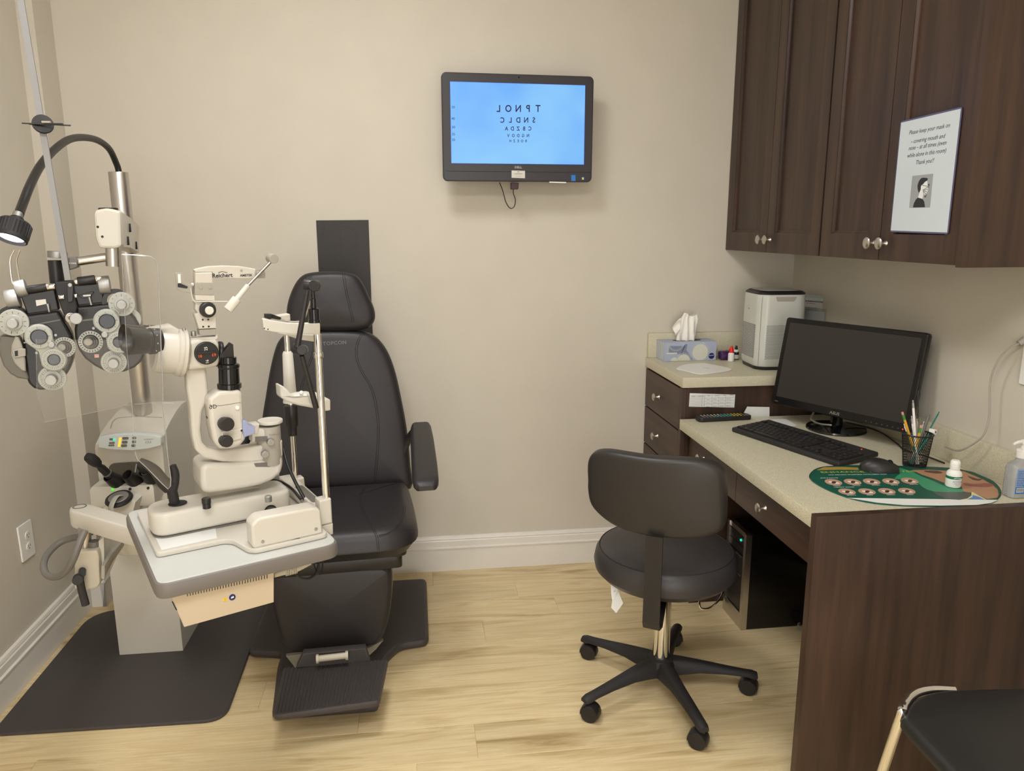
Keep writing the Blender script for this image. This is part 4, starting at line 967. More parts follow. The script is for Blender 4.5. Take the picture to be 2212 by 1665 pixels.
wp = MB(); cr = [(683, 476), (796, 475), (806, 745), (697, 748)]
PF = Fr((-.27, -.0008, 1.3))
wp.slab(PF, PF.poly(cr), 0, .0045, .0008)
po = wp.build('wall_pad', mat('black_rubber_sheet', C3(52, 49, 47), .55, bump=(70, .25))); tag(po, 'black rubber scuff pad fixed to the wall behind the exam chair headrest', 'wall pad')
sc = MB(); z2 = lambda x, y: PF.l(540+x/3.084, 460+y/3.084)
for pts in ([(606, 90), (660, 95), (705, 140), (715, 190), (690, 235), (650, 262), (620, 268)], [(606, 90), (600, 160), (598, 250), (605, 330)], [(500, 90), (488, 150), (490, 210), (520, 250), (580, 270)], [(470, 262), (540, 275), (600, 282)], [(570, 200), (575, 300), (570, 380)], [(690, 340), (720, 350), (740, 380)], [(640, 130), (690, 175)], [(530, 150), (535, 210)]):
    sc.tube([PF.P(*z2(*p), .0046) for p in pts], .0008, 5, 4)
sc.build('scuff_mark', mat('scuff', C3(70, 66, 62), .7), po)

ot = thing('wall_outlet', 'white duplex outlet on the left wall above the baseboard', 'outlet', (XL, -.54, .38))
OF = Fr((XL+.001, -.54, .44), yaw=90)
ol = OF.poly([(63, 1120), (34, 1140), (46, 1216), (74, 1195)])
MB().slab(OF, rounded(ol, .004), 0, .006, .0025).build('plate', M_white, ot)
for X, Y in ((55, 1156), (58, 1180)):
    a, b_ = OF.l(X, Y); f_ = MB().slab(OF, circle(.0165, 24, a, b_, .0145), .006, .0085, .001).build('receptacle', M_white, ot)
    MB().slab(OF, rrect(.002, .008, .0005, 1, a-.0055, b_+.003), .0084, .0088).slab(OF, rrect(.002, .007, .0005, 1, a+.0055, b_+.003), .0084, .0088).slab(OF, circle(.0023, 10, a, b_-.006), .0084, .0088).build('slots', M_ink, f_)

# ------------------------------------------------------------------ exam chair
ec = thing('exam_chair', 'charcoal padded exam chair with headrest, armrest and ribbed footplate by the back wall', 'exam chair', (-.30, -.45, 0))
bp_ = rounded([(-.605, -.14), (.015, -.14), (.015, -.625), (-.085, -.64), (-.13, -.72), (-.145, -.98), (-.46, -.98), (-.487, -.72), (-.487, -.64), (-.605, -.615)], [.02, .03, .03, .03, .03, .02, .02, .02, .02, .03], 5)
MB().slab(HOR(0), bp_, .002, .034, .012).build('floor_base', M_gray, ec)
MB().bx(-.42, -.18, -.62, -.28, .033, .16, .02).bx(-.40, -.20, -.60, -.30, .155, .36, .02).build('lift_column', M_gray, ec)
CY = Fr((-.30, -.82, 0), yaw=4.2)
# leg rest: metal plate, padded cushion
lo_ = [(600, 1236), (640, 1230), (720, 1227), (800, 1225), (836, 1226), (847, 1236), (849, 1262), (846, 1310), (840, 1345), (831, 1375), (818, 1393), (795, 1402), (720, 1409), (650, 1416), (627, 1412), (610, 1393), (598, 1360), (588, 1320), (580, 1285), (582, 1258)]
LF_ = Fr((-.30, -.80, .2), yaw=4.2)
lp_ = smooth_closed(LF_.poly(lo_, .0), 3)
cx_ = sum(p[0] for p in lp_)/len(lp_); cy_ = sum(p[1] for p in lp_)/len(lp_)
MB().slab(LF_, [(cx_+(x-cx_)*1.015, cy_+(y-cy_)*1.02-.004) for x, y in lp_], -.085, -.060, .004).build('legrest_plate', M_greyp, ec)
m = MB().cushion(LF_, lp_, -.0595, .004, .024, .008); lb_ = m.bvh(); lg_ = m.build('legrest_cushion', M_leather, ec)
def seam(bv, pts, r, name, mt, par, off=.0003, k=8):
    P_ = [hit(bv, x, y, off) for x, y in [tuple(v) for v in smooth_open([Vector((x, y, 0)).to_2d() if False else Vector((x, y)) for x, y in pts], k)]]
    P_ = [p for p in P_ if p is not None]
    if len(P_) > 2: return MB().tube(P_, r, 6).build(name, mt, par)
M_stitch = mat('stitch_groove', C3(36, 34, 36), .6)
for dx in (0, 4): seam(lb_, [(829-dx, 1229), (841-dx, 1240), (843-dx, 1265), (840-dx, 1310), (833-dx, 1350), (820-dx, 1378), (806-dx, 1390)], .0009, 'stitching', M_stitch, lg_)
# footplate and its bracket
FT = 0.118
fp = [pZ(590, 1546, FT), pZ(820, 1514, FT), pZ(838, 1424, FT), pZ(612, 1442, FT)]
fpl = rounded([(p.x, p.y) for p in fp], [.018, .018, .008, .008], 5)
ft = MB().slab(HOR(0), fpl, FT-.018, FT, .004).build('footplate', M_gray, ec)
rb_ = MB()
for i in range(29):
    t = (i+.8)/29.6; a_ = fp[0].lerp(fp[1], t); b_ = fp[3].lerp(fp[2], t); s0, s1 = (.035, .985) if 4 < i < 25 else (.035, 1.0)
    rb_.tube([a_.lerp(b_, s0) + Vector((0, 0, .0002)), a_.lerp(b_, s1) + Vector((0, 0, .0002))], .0024, 6)
ft['label'] = 'ribbed dark footplate'
rb_.build('ribs', M_gray, ft)
BRF = Fr((-.30, -.885, 0), yaw=4.2)
MB().slab(BRF, BRF.poly([(640, 1443), (655, 1412), (790, 1400), (800, 1430)]), -.03, 0, .003).build('footplate_bracket', M_gray, ec)
a_, b_ = BRF.l(683, 1423, .014), BRF.l(752, 1415, .014)
MB().cyl(BRF.P(*a_, .014), BRF.P(*b_, .014), .010).cyl(BRF.P(*a_, .014), BRF.P(a_[0]+.008, a_[1], .014), .014).cyl(BRF.P(b_[0]-.008, b_[1], .014), BRF.P(*b_, .014), .014).build('roller', M_beige2, ec, label='beige roller')
for pts in ([(618, 1414), (652, 1410), (648, 1440), (640, 1442)], [(790, 1400), (828, 1380), (812, 1400), (794, 1416)]):
    MB().slab(LF_, LF_.poly(pts, -.07), -.078, -.062, .001).build('side_gusset', M_greyp, ec)
# seat
ST = HOR(0, 4.2, (-.30, -.42))
so2 = rounded([(-.262, .03), (.262, .03), (.268, -.20), (.262, -.475), (-.262, -.475), (-.268, -.20)], [.03, .03, .1, .15, .15, .1], 7)
m = MB().cushion(ST, so2, .452, .553, .045, .008, bd=.06); sbv = m.bvh(); se = m.build('seat_cushion', M_leather, ec)
MB().slab(ST, rounded([(-.225, .0), (.225, .0), (.225, -.40), (-.225, -.40)], .03), .430, .451, .003).slab(ST, rounded([(-.21, .0), (.21, .0), (.21, -.385), (-.21, -.385)], .02), .385, .429, .003).build('seat_frame', M_black, ec)
for off in (0, 4):
    seam(sbv, [(789-off, 1053), (780-off, 1076), (786-off, 1104), (805-off, 1137), (816-off, 1160), (820-off, 1198)], .0010, 'stitching', M_stitch, se)
    seam(sbv, [(877-off, 1092), (872-off, 1115), (860-off, 1137), (842-off, 1151), (818, 1160-off)], .0010, 'stitching', M_stitch, se)
# backrest
BK = Fr((-.30, -.385, .54), yaw=4.2, tilt=5)
bo2 = [(889, 1060), (888, 1010), (884, 960), (878, 915), (868, 862), (856, 808), (842, 768), (826, 742), (806, 724), (780, 716), (740, 713), (700, 713), (650, 715), (618, 722), (600, 737), (589, 765), (579, 810), (571, 860), (564, 905), (561, 950), (560, 1000), (562, 1062), (620, 1066), (720, 1064), (820, 1062)]
m = MB().cushion(BK, smooth_closed(BK.poly(bo2), 3), -.085, .004, .030, .012); bbv2 = m.bvh(); bk2 = m.build('backrest_cushion', M_leather, ec)
for off in (0, 4):
    seam(bbv2, [(783-off, 722), (773-off, 745), (773-off, 775), (784-off, 803), (803-off, 836), (813-off, 870), (819-off, 920), (817-off, 980), (811-off, 1043)], .0010, 'stitching', M_stitch, bk2)
    seam(bbv2, [(668+off, 722), (676+off, 740), (672+off, 770), (660+off, 800), (648+off, 840)], .0010, 'stitching', M_stitch, bk2)
lt = MB(); p_ = hit(bbv2, 726, 741, .0); p2 = hit(bbv2, 746, 740, 0)
lt.text(Matrix.Translation(hit(bbv2, 723, 741, .0006)) @ BK.M.to_3x3().to_4x4() @ Matrix.Rotation(rad(2), 4, 'Z') @ Matrix.Rotation(rad(-8), 4, 'X'), 'TOPCON', .0175, .0008, sx=1.05, spacing=1.1, bold=.03)
lt.build('embossed_lettering', mat('emboss', C3(92, 88, 92), .3), bk2)
lt = hit(bbv2, 880, 900)
# headrest
HR = Fr((-.30, -.335, 1.18), yaw=4.2, tilt=3)
ho = [(617, 690), (618, 665), (624, 640), (636, 613), (652, 595), (675, 588), (715, 586), (750, 588), (772, 597), (786, 616), (797, 640), (808, 665), (811, 685), (806, 700), (793, 711), (760, 716), (715, 717), (665, 716), (632, 712), (620, 703)]
m = MB().cushion(HR, smooth_closed(HR.poly(ho), 3), -.075, .004, .028, .010); hbv = m.bvh(); hr_ = m.build('headrest_cushion', M_leather, ec)
for off in (0, 4):
    seam(hbv, [(740+off, 592), (745+off, 625), (752+off, 655), (761+off, 695)], .0010, 'stitching', M_stitch, hr_)
    seam(hbv, [(674-off, 592), (668-off, 612), (660-off, 640), (652-off, 690)], .0010, 'stitching', M_stitch, hr_)
MB().bx(-.34, -.26, -.31, -.285, .98, 1.16, .004).bx(-.36, -.24, -.30, -.26, .55, 1.0, .006).build('back_post', M_black, ec)
# armrests
def arm(back, front, side, name='armrest'):
    back, front = Vector(back), Vector(front); L_ = (front-back); u = Vector((math.cos(rad(4.2)), math.sin(rad(4.2)), 0)); R = []
    for t, w_, dz in ((-.015, .014, -.004), (-.008, .026, -.002), (.01, .033, 0), (.06, .037, 0), (.3, .040, .004), (.7, .041, .004), (.90, .040, 0), (.955, .038, 0), (.985, .033, -.001), (1, .022, -.002)):
        c_ = back + L_*t; th = .018 if .01 <= t <= .91 else (.016 if t == .955 else (.0125 if t in (.985, -.008) else .006))
        R.append([c_ + u*x + Vector((0, 0, z+dz)) for x, z in rrect(2*w_, 2*th, th*.8, 4)])
    a_ = MB().loft(R).build(name, M_leather, ec)
    MB().tube([back + Vector((-side*.01, .03, -.01)), back + Vector((-side*.05, .06, -.07)), back + Vector((-side*.10, .05, -.20))], .014, 10, 4).build('arm_bracket', M_black, a_)
arm((.008, -.395, .748), (.018, -.90, .690), 1)
arm((-.615, -.365, .748), (-.625, -.80, .690), -1)

# ------------------------------------------------------------------ instrument stand (column at the left)
sd_ = thing('instrument_stand', 'beige instrument stand column with console, steel pole and grey floor plate in the left corner', 'instrument stand', (-.94, -.45, 0))
MB().slab(HOR(0), rounded([(-1.262, -.945), (-.600, -.962), (-.610, -.145), (-1.262, -.220)], [.035, .07, .03, .10], 8), .0005, .011, .003).build('floor_plate', M_gray, sd_)
YB = -.30; Pn = []
prof = [(0, -.552, -1.045, -.835), (.30, -.552, -1.045, -.837), (.56, -.552, -1.045, -.838), (.60, -.552, -1.045, -.838)]
m = MB(); R = []
for z, yf, xl, xr in [(.0115, -.552, -1.045, -.836), (.60, -.552, -1.045, -.838), (.752, -.552, -1.046, -.838), (.764, -.550, -1.044, -.838), (.790, -.505, -1.042, -.838), (.812, -.44, -1.040, -.838), (.829, -.37, -1.036, -.838), (.838, -.31, -1.030, -.838), (.839, -.265, -1.02, -.838)]:
    R.append([Vector((xl, yf, z)), Vector((xr, yf, z)), Vector((xr+.002, (yf-.262)/2, z)), Vector((xr+.004, -.262, z)), Vector((xl-.0, -.262, z)), Vector((xl-.0, max(yf+.01, -.45), z))])
m.loft(R); cbv = m.bvh(); clm = m.build('column_body', M_beige, sd_, sharp=28)
# recess and control panel, set on the body where the photo shows them
def onbody(bv, pts, lift=0.001):
    return [hit(bv, x, y, lift) for x, y in pts]
def patch(bv, pts, name, mt, par, lift=.001, th=.002, label=None, c=None):
    Q = [hit(bv, x, y, 0) for x, y in pts]; Q = [q for q in Q if q is not None]
    n_ = Vector((0, 0, 0))
    for i in range(len(Q)): n_ += (Q[i]-Q[0]).cross(Q[(i+1) % len(Q)]-Q[0])
    n_.normalize()
    if n_.dot(FW) > 0: n_ = -n_
    return MB().loft([[q - n_*.0015 for q in Q], [q + n_*(lift+th) for q in Q]]).build(name, mt, par, label=label)
FB = Fr((-.94, -.552, .70))
pnl = FB.poly([(213, 944), (250, 938), (290, 937), (330, 940), (347, 944), (348, 962), (320, 969), (285, 973), (245, 971), (212, 967)], .0)
CPF = Fr((-.94, -.5535, .757), tilt=0)
pn = MB().slab(CPF, rounded(CPF.poly([(213, 944), (250, 938), (290, 937), (330, 940), (347, 944), (348, 962), (320, 969), (285, 973), (245, 971), (212, 967)], .022), .004), -.01, .022, .002).build('control_panel', mat('panel_pale_blue', C3(206, 214, 214), .4), clm, label='pale blue control panel')
bt = MB()
zp = lambda x, y: CPF.l(180+x/6.9375, 870+y/6.9375, .022)
for x, y, w_, h_ in ((418, 545, 50, 30), (428, 600, 80, 26), (422, 636, 84, 26), (632, 530, 88, 40), (622, 588, 80, 40), (612, 640, 84, 40), (765, 525, 56, 40), (760, 583, 56, 40), (752, 640, 60, 40), ):
    a, b_ = zp(x, y); k_ = CPF.m(250, 950, 1/6.9375, .022); bt.slab(CPF, rrect(w_*k_, h_*k_, h_*k_*.35, 3, a, b_), .022, .0232)
bt.build('button_row', M_midgrey, pn)
k_ = CPF.m(250, 950, 1/6.9375, .022)
m = MB()
for i in range(7):
    a, b_ = zp(556-i*3.5, 530+i*20); m.slab(CPF, rrect(32*k_, 14*k_, 3*k_, 2, a, b_), .022, .0234)
m.build('level_lights', M_ledy, pn)
a, b_ = zp(464, 548); MB().cyl(CPF.P(a, b_, .022), CPF.P(a, b_, .0236), 18*k_).build('indicator_light', M_ledc, pn)
a, b_ = zp(970, 590); a2, b2 = zp(980, 548)
MB().text(CPF.M @ Matrix.Translation((a, b_, .0222)), 'CS-5', .0095, .0002, shear=.3, bold=.02).text(CPF.M @ Matrix.Translation((a2, b2, .0222)), 'LOMBART', .0065, .0002).build('lettering', M_inkb, pn)
# shallow top tray
seam(cbv, [(239, 925), (243, 912), (251, 905), (265, 902), (300, 900), (350, 902)], .0022, 'tray_edge', M_greyp, clm, 0, 6)
# handpiece wells in a projecting shelf
SH = Fr((-.94, -.60, .64))
m = MB().bx(-1.040, -.848, -.640, -.553, .575, .652, .014); m.build('handpiece_shelf', M_beige, sd_)
rc = CPF.poly([(235, 1007), (243, 1001), (285, 998), (322, 999), (336, 1008), (336, 1030), (235, 1030)], .003)
MB().slab(CPF, rounded(rc, .008), -.002, .003, .001).build('shelf_recess', mat('recess_olive', C3(92, 86, 74), .5), sd_)
wl = []
for px, py in ((245, 1035), (284, 1032), (320, 1025)):
    o_ = SH.W(px, py, .030); ax = Vector((-.35, -.62, .70)).normalized() if px < 300 else Vector((-.30, -.62, .72)).normalized()
    w_ = MB().lathe(o_ - ax*.030, ax, [(.0, .0), (.022, 0), (.0245, .010), (.0245, .016), (.020, .040), (.0185, .052), (.0165, .052), (.0150, .020), (0, .018)], 28).build('well_cup', M_black, sd_)
    wl.append((o_ - ax*.03, ax, w_))
for px, py, mt in ((243.5, 1057, M_ledg), (281, 1056, M_blackm), (320, 1054, M_blackm)):
    p_ = SH.W(px, py, .0405); MB().cyl(p_ + Vector((0, .004, 0)), p_ - Vector((0, .002, 0)), .0042, seg=16).build('well_light', mt, sd_)
# handpieces resting in the wells
def handpiece(i, label, tip, head=True):
    o_, ax, _ = wl[i]; st_ = o_ + ax*.022; tp = SH.W(tip[0], tip[1], tip[2]); d_ = (tp-st_); L_ = d_.length; d_.normalize()
    t = thing('examination_handpiece', label, 'handpiece', st_, 'handpieces in the stand wells')
    MB().lathe(st_, d_, [(.0, 0), (.013, 0), (.0135, L_*.30), (.0125, L_*.36), (.0125, L_*.60), (.010, L_*.66), (.009, L_*.72)], 20).build('handle', M_black, t)
    MB().lathe(st_ + d_*L_*.34, d_, [(.0142, 0), (.0142, .004)], 20).build('ring', M_alum, t, label='silver ring')
    if head:
        F = Fr(tp, yaw=0); x = d_.orthogonal()
        s_ = Vector((0, 0, 1)).cross(d_).normalized(); up_ = d_.cross(s_)
        m = MB(); R = []
        for t_, w_, h_ in ((-.034, .009, .009), (-.024, .014, .012), (-.008, .016, .014), (.012, .016, .013), (.020, .012, .010)):
            R.append([tp + d_*t_ + s_*x_ + up_*y_ for x_, y_ in rrect(2*w_, 2*h_, .006, 3)])
        m.loft(R).build('head', M_blackm, t)
    else:
        MB().cyl(tp - d_*.03, tp, .013, .010, bev=.002).build('head', M_blackm, t)
        MB().tube([tp + Vector((-.004, -.008, .004)), tp + Vector((-.010, -.010, -.022))], .0022, 8).build('side_lever', M_alum, t)
handpiece(0, 'black ophthalmoscope handpiece leaning out of the left well of the stand', (199, 992, .095))
handpiece(2, 'black retinoscope handpiece in the right well of the stand behind the clear shield', (300, 1003, .06), False)
# round charging head on the front of the arm hub
HB = Vector((-1.0, -.64, .56))
hx = HOR(0, 0)
m = MB().loft([[Vector((x, y, z)) for x, y in ((-1.055, -.78), (-.945, -.76), (-.945, -.60), (-1.055, -.62))] for z in (.48, .585)]); 
YH = -.66
HBF = Fr((-1.0, -.70, .5), yaw=0)
m = MB().slab(HBF, HBF.poly([(220, 1100), (236, 1084), (283, 1078), (293, 1084), (284, 1120), (226, 1130)]), -.10, 0, .004)
m.build('arm_hub', M_beige, sd_)
hp = HBF.W(256, 1074, .0); ax = Vector((-.06, -.30, .95)).normalized()
MB().lathe(hp - ax*.012, ax, [(0, 0), (.038, 0), (.041, .006), (.038, .012), (.031, .0135)], 36).build('rubber_ring', M_black, sd_, label='black rubber ring')
MB().lathe(hp + ax*.0006, ax, [(.0305, 0), (.029, .0015), (0, .0016)], 32).build('ring_cap', M_alum, sd_)
MB().tube([hp + Vector((.008, .004, .004)), hp + Vector((.0, -.018, .008)), hp + Vector((-.006, -.044, -.010)), hp + Vector((-.008, -.050, -.034))], .009, 8, 4, ry=.003, flat=(1, 0, 0)).build('strap', M_greyp, sd_, label='grey webbing strap')
MB().cyl((-.93, -.60, .42), (-.93, -.60, .485), .068, .072, seg=36, bev=.006).build('lower_arm_joint', M_beige2, sd_)
# pole
PX, PY = -.947, -.38
pl_ = MB().cyl((PX, PY, .815), (PX, PY, 1.632), .0300, seg=36, bev=.002).build('pole', M_steel, sd_, label='brushed steel pole')
# exam lamp on a gooseneck, growing out of the pole top
gp = [(256, 378), (256, 368), (250, 350), (236, 322), (213, 304), (183, 297), (150, 301), (118, 323), (88, 357), (66, 398), (50, 438), (41, 462)]
ys = [-.38, -.38, -.40, -.45, -.53, -.63, -.74, -.86, -.97, -1.06, -1.12, -1.16]
G = [pY(x, y, yy) for (x, y), yy in zip(gp, ys)]; G[0] = Vector((G[0].x, PY, 1.61))
MB().tube(G, [.0095, .0105], 14, 6).build('gooseneck', M_black, sd_, label='black flexible gooseneck')
la = pY(41, 459, -1.155); lb2 = pY(20, 524, -1.19); ax = (lb2-la).normalized()
MB().lathe(la, ax, [(.0105, 0), (.0115, .001), (.0115, .012)], 20).build('gooseneck_collar', M_alum, sd_)
m = MB().lathe(la, ax, [(.010, .012), (.014, .014), (.015, .020), (.030, .024), (.033, .028), (.0345, .060), (.0345, .068), (.031, .0695), (.029, .062), (.0, .058)], 40)
for i in range(30):
    a = 2*PI*i/30; x = ax.orthogonal().normalized(); y = ax.cross(x); d_ = x*math.cos(a)+y*math.sin(a)
    m.box((0, 0, 0), (.0028, .0028, .030), 0, M=Matrix.Translation(la + ax*.044 + d_*.0335) @ ax.to_track_quat('Z', 'Y').to_matrix().to_4x4() @ Matrix.Rotation(a, 4, 'Z'))
hd = m.build('lamp_head', M_blackm, sd_, label='finned black lamp head')
MB().lathe(la + ax*.0600, ax, [(.0275, 0), (.026, .003), (0, .0045)], 32).build('lamp_lens', M_lampglow, hd)
ll = bpy.data.lights.new('exam_lamp_light', 'SPOT'); ll.energy = 1.5; ll.spot_size = rad(80); ll.shadow_soft_size = .02; ll.color = (1, .97, 1)
lo2 = bpy.data.objects.new('exam_lamp_light', ll); lo2.location = la + ax*.075; lo2.rotation_euler = ax.to_track_quat('-Z', 'Y').to_euler(); COL.objects.link(lo2)
wy = -1.17
MB().tube([pY(31, 540, wy), pY(22, 560, wy), pY(23, 585, wy), pY(27, 611, wy), pY(34, 614, wy), pY(42, 608, wy), pY(39, 585, wy), pY(36, 562, wy), pY(43, 540, wy)], .0017, 8, 5).build('wire_loop', M_nickel, hd)
# upper parallel arm with its housing, steel crossbar
UA = Fr((-.70, -1.15, 1.45), yaw=12)
m = MB().slab(UA, rounded(UA.poly([(202, 462), (206, 454), (230, 448), (260, 456), (263, 532), (250, 537), (215, 536), (206, 515)]), .006), -.055, 0, .006); m.build('arm_end_housing', M_beige, sd_)
f0 = [UA.W(x, y, -.01) for x, y in ((240, 450), (268, 455), (298, 485), (264, 535), (240, 538))]
R = [[UA.W(x, y, -.03) for x, y in ((236, 452), (262, 458), (264, 532), (238, 536))], [UA.W(x, y, -.25) for x, y in ((258, 462), (284, 472), (284, 535), (260, 540))], [pY(x, y, -.60) for x, y in ((272, 478), (299, 487), (299, 545), (274, 545))], [pY(x, y, -.42) for x, y in ((276, 486), (300, 490), (300, 546), (278, 546))]]
ar = MB().loft(R).build('upper_arm', M_beige, sd_, sharp=60)
for X, Y in ((279, 492), (275, 520), (293, 530)):
    c_ = hit(MB().loft(R).bvh(), X, Y, .0006)
    if c_: MB().box(c_, (.008, .004, .022), .001).build('arm_slot', M_ink, ar)
a, b_ = UA.l(234, 458, -.02)
MB().cyl(UA.P(a, b_-.012, -.024), UA.P(a, b_+.010, -.024), .0215, bev=.002).build('arm_cap', M_black, sd_)
for X, Y in ((211, 490), (221, 511)): MB().disc(UA, X, Y, 2.6, -.001, .001).build('arm_screw', M_ink, sd_)
a, b_ = UA.l(245, 540, -.03); a2, b2 = UA.l(245, 575, -.03)
MB().cyl(UA.P(a, b_+.02, -.03), UA.P(a2, b2, -.03), .0165, seg=28).build('drop_post', M_steel, sd_)
q0, q1 = UA.W(246, 553, -.05), UA.W(160, 566, -.05)
MB().cyl(q0, q1, .0105, seg=24).build('crossbar', M_steel, sd_)
MB().slab(UA, rounded(UA.poly([(146, 556), (162, 554), (168, 563), (166, 578), (149, 584)], -.03), .003), -.068, -.032, .003).build('crossbar_clamp', M_midgrey, sd_)
a, b_ = UA.l(157, 568, -.031); MB().text(UA.M @ Matrix.Translation((a, b_, -.0312)), 'roxa', .008, .0004).build('clamp_lettering', M_offw, sd_)

# lower arm carrying the instrument table
YC = -1.20
m = MB(); LA = Fr((-.84, YC, .6), yaw=6)
R = [[LA.W(x, y, 0) for x, y in ((213, 1192), (216, 1268))], ]
cl = LA.poly([(160, 1192), (210, 1188), (214, 1200), (216, 1262), (208, 1271), (190, 1275), (160, 1273)])
MB().slab(LA, rounded(cl, .006), -.06, 0, .006).build('arm_clamp', M_beige2, sd_)
a, b_ = LA.l(183, 1196, -.03); a2, b2 = LA.l(183, 1140, -.03)
MB().cyl(LA.P(a, b_-.01, -.03), LA.P(a2, b2, -.03), .0150, seg=28).build('arm_pin', M_steel, sd_, label='steel pin')
f0 = LA.W(178, 1232, 0); f1 = LA.W(177, 1240, .028)
m = MB().cyl(f0, f1, .0085).cyl(LA.W(170, 1248, .018), LA.W(168, 1254, .040), .0125, bev=.002)
m.tube([LA.W(172, 1250, .03), LA.W(176, 1272, .03), LA.W(183, 1298, .03), LA.W(185, 1306, .03)], .0095, 10, 4)
m.build('clamp_lever', M_blackm, sd_, label='black clamp lever')
R = [[LA.W(x, y, -.03) for x, y in ((212, 1200), (232, 1170), (234, 1230), (214, 1268))], [pY(x, y, -.95) for x, y in ((228, 1170), (252, 1150), (254, 1205), (232, 1245))], [pY(x, y, -.72) for x, y in ((258, 1140), (285, 1130), (286, 1160), (262, 1185))]]
lwm = MB().loft([[pY(x, y, yy) for x, y in q_] for yy, q_ in ((-1.175, ((213, 1168), (224, 1160), (226, 1249), (216, 1252))), (-1.10, ((218, 1160), (236, 1155), (238, 1235), (220, 1240))), (-.85, ((240, 1140), (262, 1138), (263, 1178), (243, 1186))), (-.66, ((262, 1130), (284, 1128), (284, 1160), (264, 1165))))])
lwm.build('lower_arm', M_beige, sd_, sharp=50)
MB().cyl(pY(204, 1196, -1.17), pY(203, 1168, -1.17), .0135, seg=20, bev=.002).build('arm_socket', M_midgrey, sd_)
lk_ = [[pY(x, y, yy) for x, y in q_] for yy, q_ in ((-1.205, ((219, 1222), (226, 1222), (226, 1249), (219, 1249))), (-1.16, ((234, 1196), (243, 1194), (243, 1214), (234, 1222))), (-1.06, ((256, 1168), (268, 1166), (268, 1178), (258, 1186))))]
MB().loft(lk_).build('link_bar', M_greyp, sd_, sharp=50)
# hanging loop of flat cable
cl_ = [(183, 1146, -1.22), (172, 1172, -1.24), (158, 1208, -1.25), (143, 1233, -1.24), (122, 1246, -1.22), (102, 1242, -1.20), (94, 1225, -1.18), (98, 1205, -1.15), (112, 1186, -1.12), (132, 1170, -1.10), (155, 1162, -1.10), (178, 1158, -1.12), (196, 1150, -1.14)]
MB().tube([pY(x, y, yy) for x, y, yy in cl_], .0085, 10, 6).build('cable_loop', M_midgrey, sd_, label='grey braided cable loop')
# table arm
TA = HOR(0); ta = [pZ(148, 1105, .735), pZ(300, 1150, .76)]
q = [(pZ(x, y, .757).x, pZ(x, y, .757).y) for x, y in ((148, 1103), (150, 1094), (163, 1088), (192, 1086), (277, 1111), (400, 1148), (430, 1186), (273, 1139))]
MB().slab(HOR(0), rounded(q, [.02, .01, .01, .03, .02, .02, .02, .01], 5), .710, .757, .007).build('table_arm', M_beige, sd_)
pc_ = pZ(172, 1094, .757); MB().lathe(pc_, (0, 0, 1), [(.0165, 0), (.0165, .0012), (.0138, .0012), (.0138, 0)], 28, (False, False)).build('cap_ring', M_midgrey, sd_)

# ------------------------------------------------------------------ instrument table
SLY = 26
O = Vector((-.43, -1.44, .80))
HZ = HOR(.80, SLY, (O.x, O.y))       # a along the table, b away from the viewer, c up
SL = Fr(O, yaw=SLY)                  # upright frame through the same point
it = thing('instrument_table', 'white-topped table with grey rounded edge carrying the slit lamp, turned to the chair', 'table', (O.x, O.y, .62))
tp_ = rounded([(-.171, .245), (.205, .245), (.205, -.095+.0), (.186, -.207), (-.172, -.207)], [.03, .03, .04, .035, .03], 6)
tp_ = rounded([(-.171, .250), (.200, .250), (.190, -.207), (-.172, -.207)], [.035, .035, .035, .030], 6)
MB().slab(HZ, tp_, -.034, -.001, .008).build('edge_band', M_edge, it, label='grey rounded edge band')
MB().slab(HZ, inset(tp_[::-1] if area2(tp_) < 0 else tp_, .006), -.003, .0004, .001).build('tabletop', M_gold, it, label='white laminate top')
bxp = [(366, 1283), (592, 1226), (592, 1301), (398, 1355)]
bm_ = MB().slab(SL, SL.poly(bxp, .185), .06, .185, .002); bmv = bm_.bvh(); pb_ = bm_.build('power_box', M_tan, it, label='tan power supply box')
vt = MB()
for i in range(30):
    t = i/29; x = 405+172*t; y = 1277-38.5*t
    p_, p2 = SL.W(x, y, .1855), SL.W(x, y+10.5, .1855); vt.box((p_+p2)/2, (.0016, .0008, (p_-p2).length), 0, M=None) if False else vt.cyl(p_, p2, .0008, seg=6)
vt.build('vent_slots', M_ink, pb_)
wt = SL.poly([(480.5, 1298.5), (492, 1297), (486, 1289)], .186); MB().slab(SL, wt, .1852, .1862).build('warning_triangle', mat('warning_yellow', C3(232, 190, 30), .5), pb_)
a, b_ = SL.l(486.5, 1295.5, .1862); MB().text(SL.M @ Matrix.Translation((a, b_, .1863)), '!', .0075, .0001).build('warning_mark', M_ink, pb_)
a, b_ = SL.l(502, 1290, .186); ci_ = MB().cyl(SL.P(a, b_, .185), SL.P(a, b_, .1860), .0064).build('manual_symbol', mat('symbol_navy', C3(20, 40, 90), .5), pb_)
MB().slab(SL, [(a-.003, b_-.002), (a+.003, b_-.001), (a+.002, b_+.003), (a, b_+.001), (a-.002, b_+.002)], .186, .1864).build('symbol_figure', M_white, ci_)
MB().slab(SL, SL.poly([(371, 1300), (374, 1300), (383, 1318), (380, 1318)], .186), .1835, .1858).build('side_slot', M_ink, pb_)
m = MB(); yy = .10
m.tube([SL.W(592, 1240, .11), SL.W(615, 1234, .11), SL.W(640, 1228, .11), SL.W(668, 1214, .10)], .0075, 12, 4)
for i in range(7): m.cyl(SL.W(616+i*3.6, 1234-i*.9, .11), SL.W(618+i*3.6, 1233.5-i*.9, .11), .0105, seg=14)
m.build('strain_relief', M_beige2, it)
cb = MB().tube([SL.W(636, 1236, .11), SL.W(650, 1248, .11), SL.W(668, 1249, .11), SL.W(684, 1236, .10), SL.W(688, 1215, .09), SL.W(684, 1200, .08)], .0028, 8, 6)
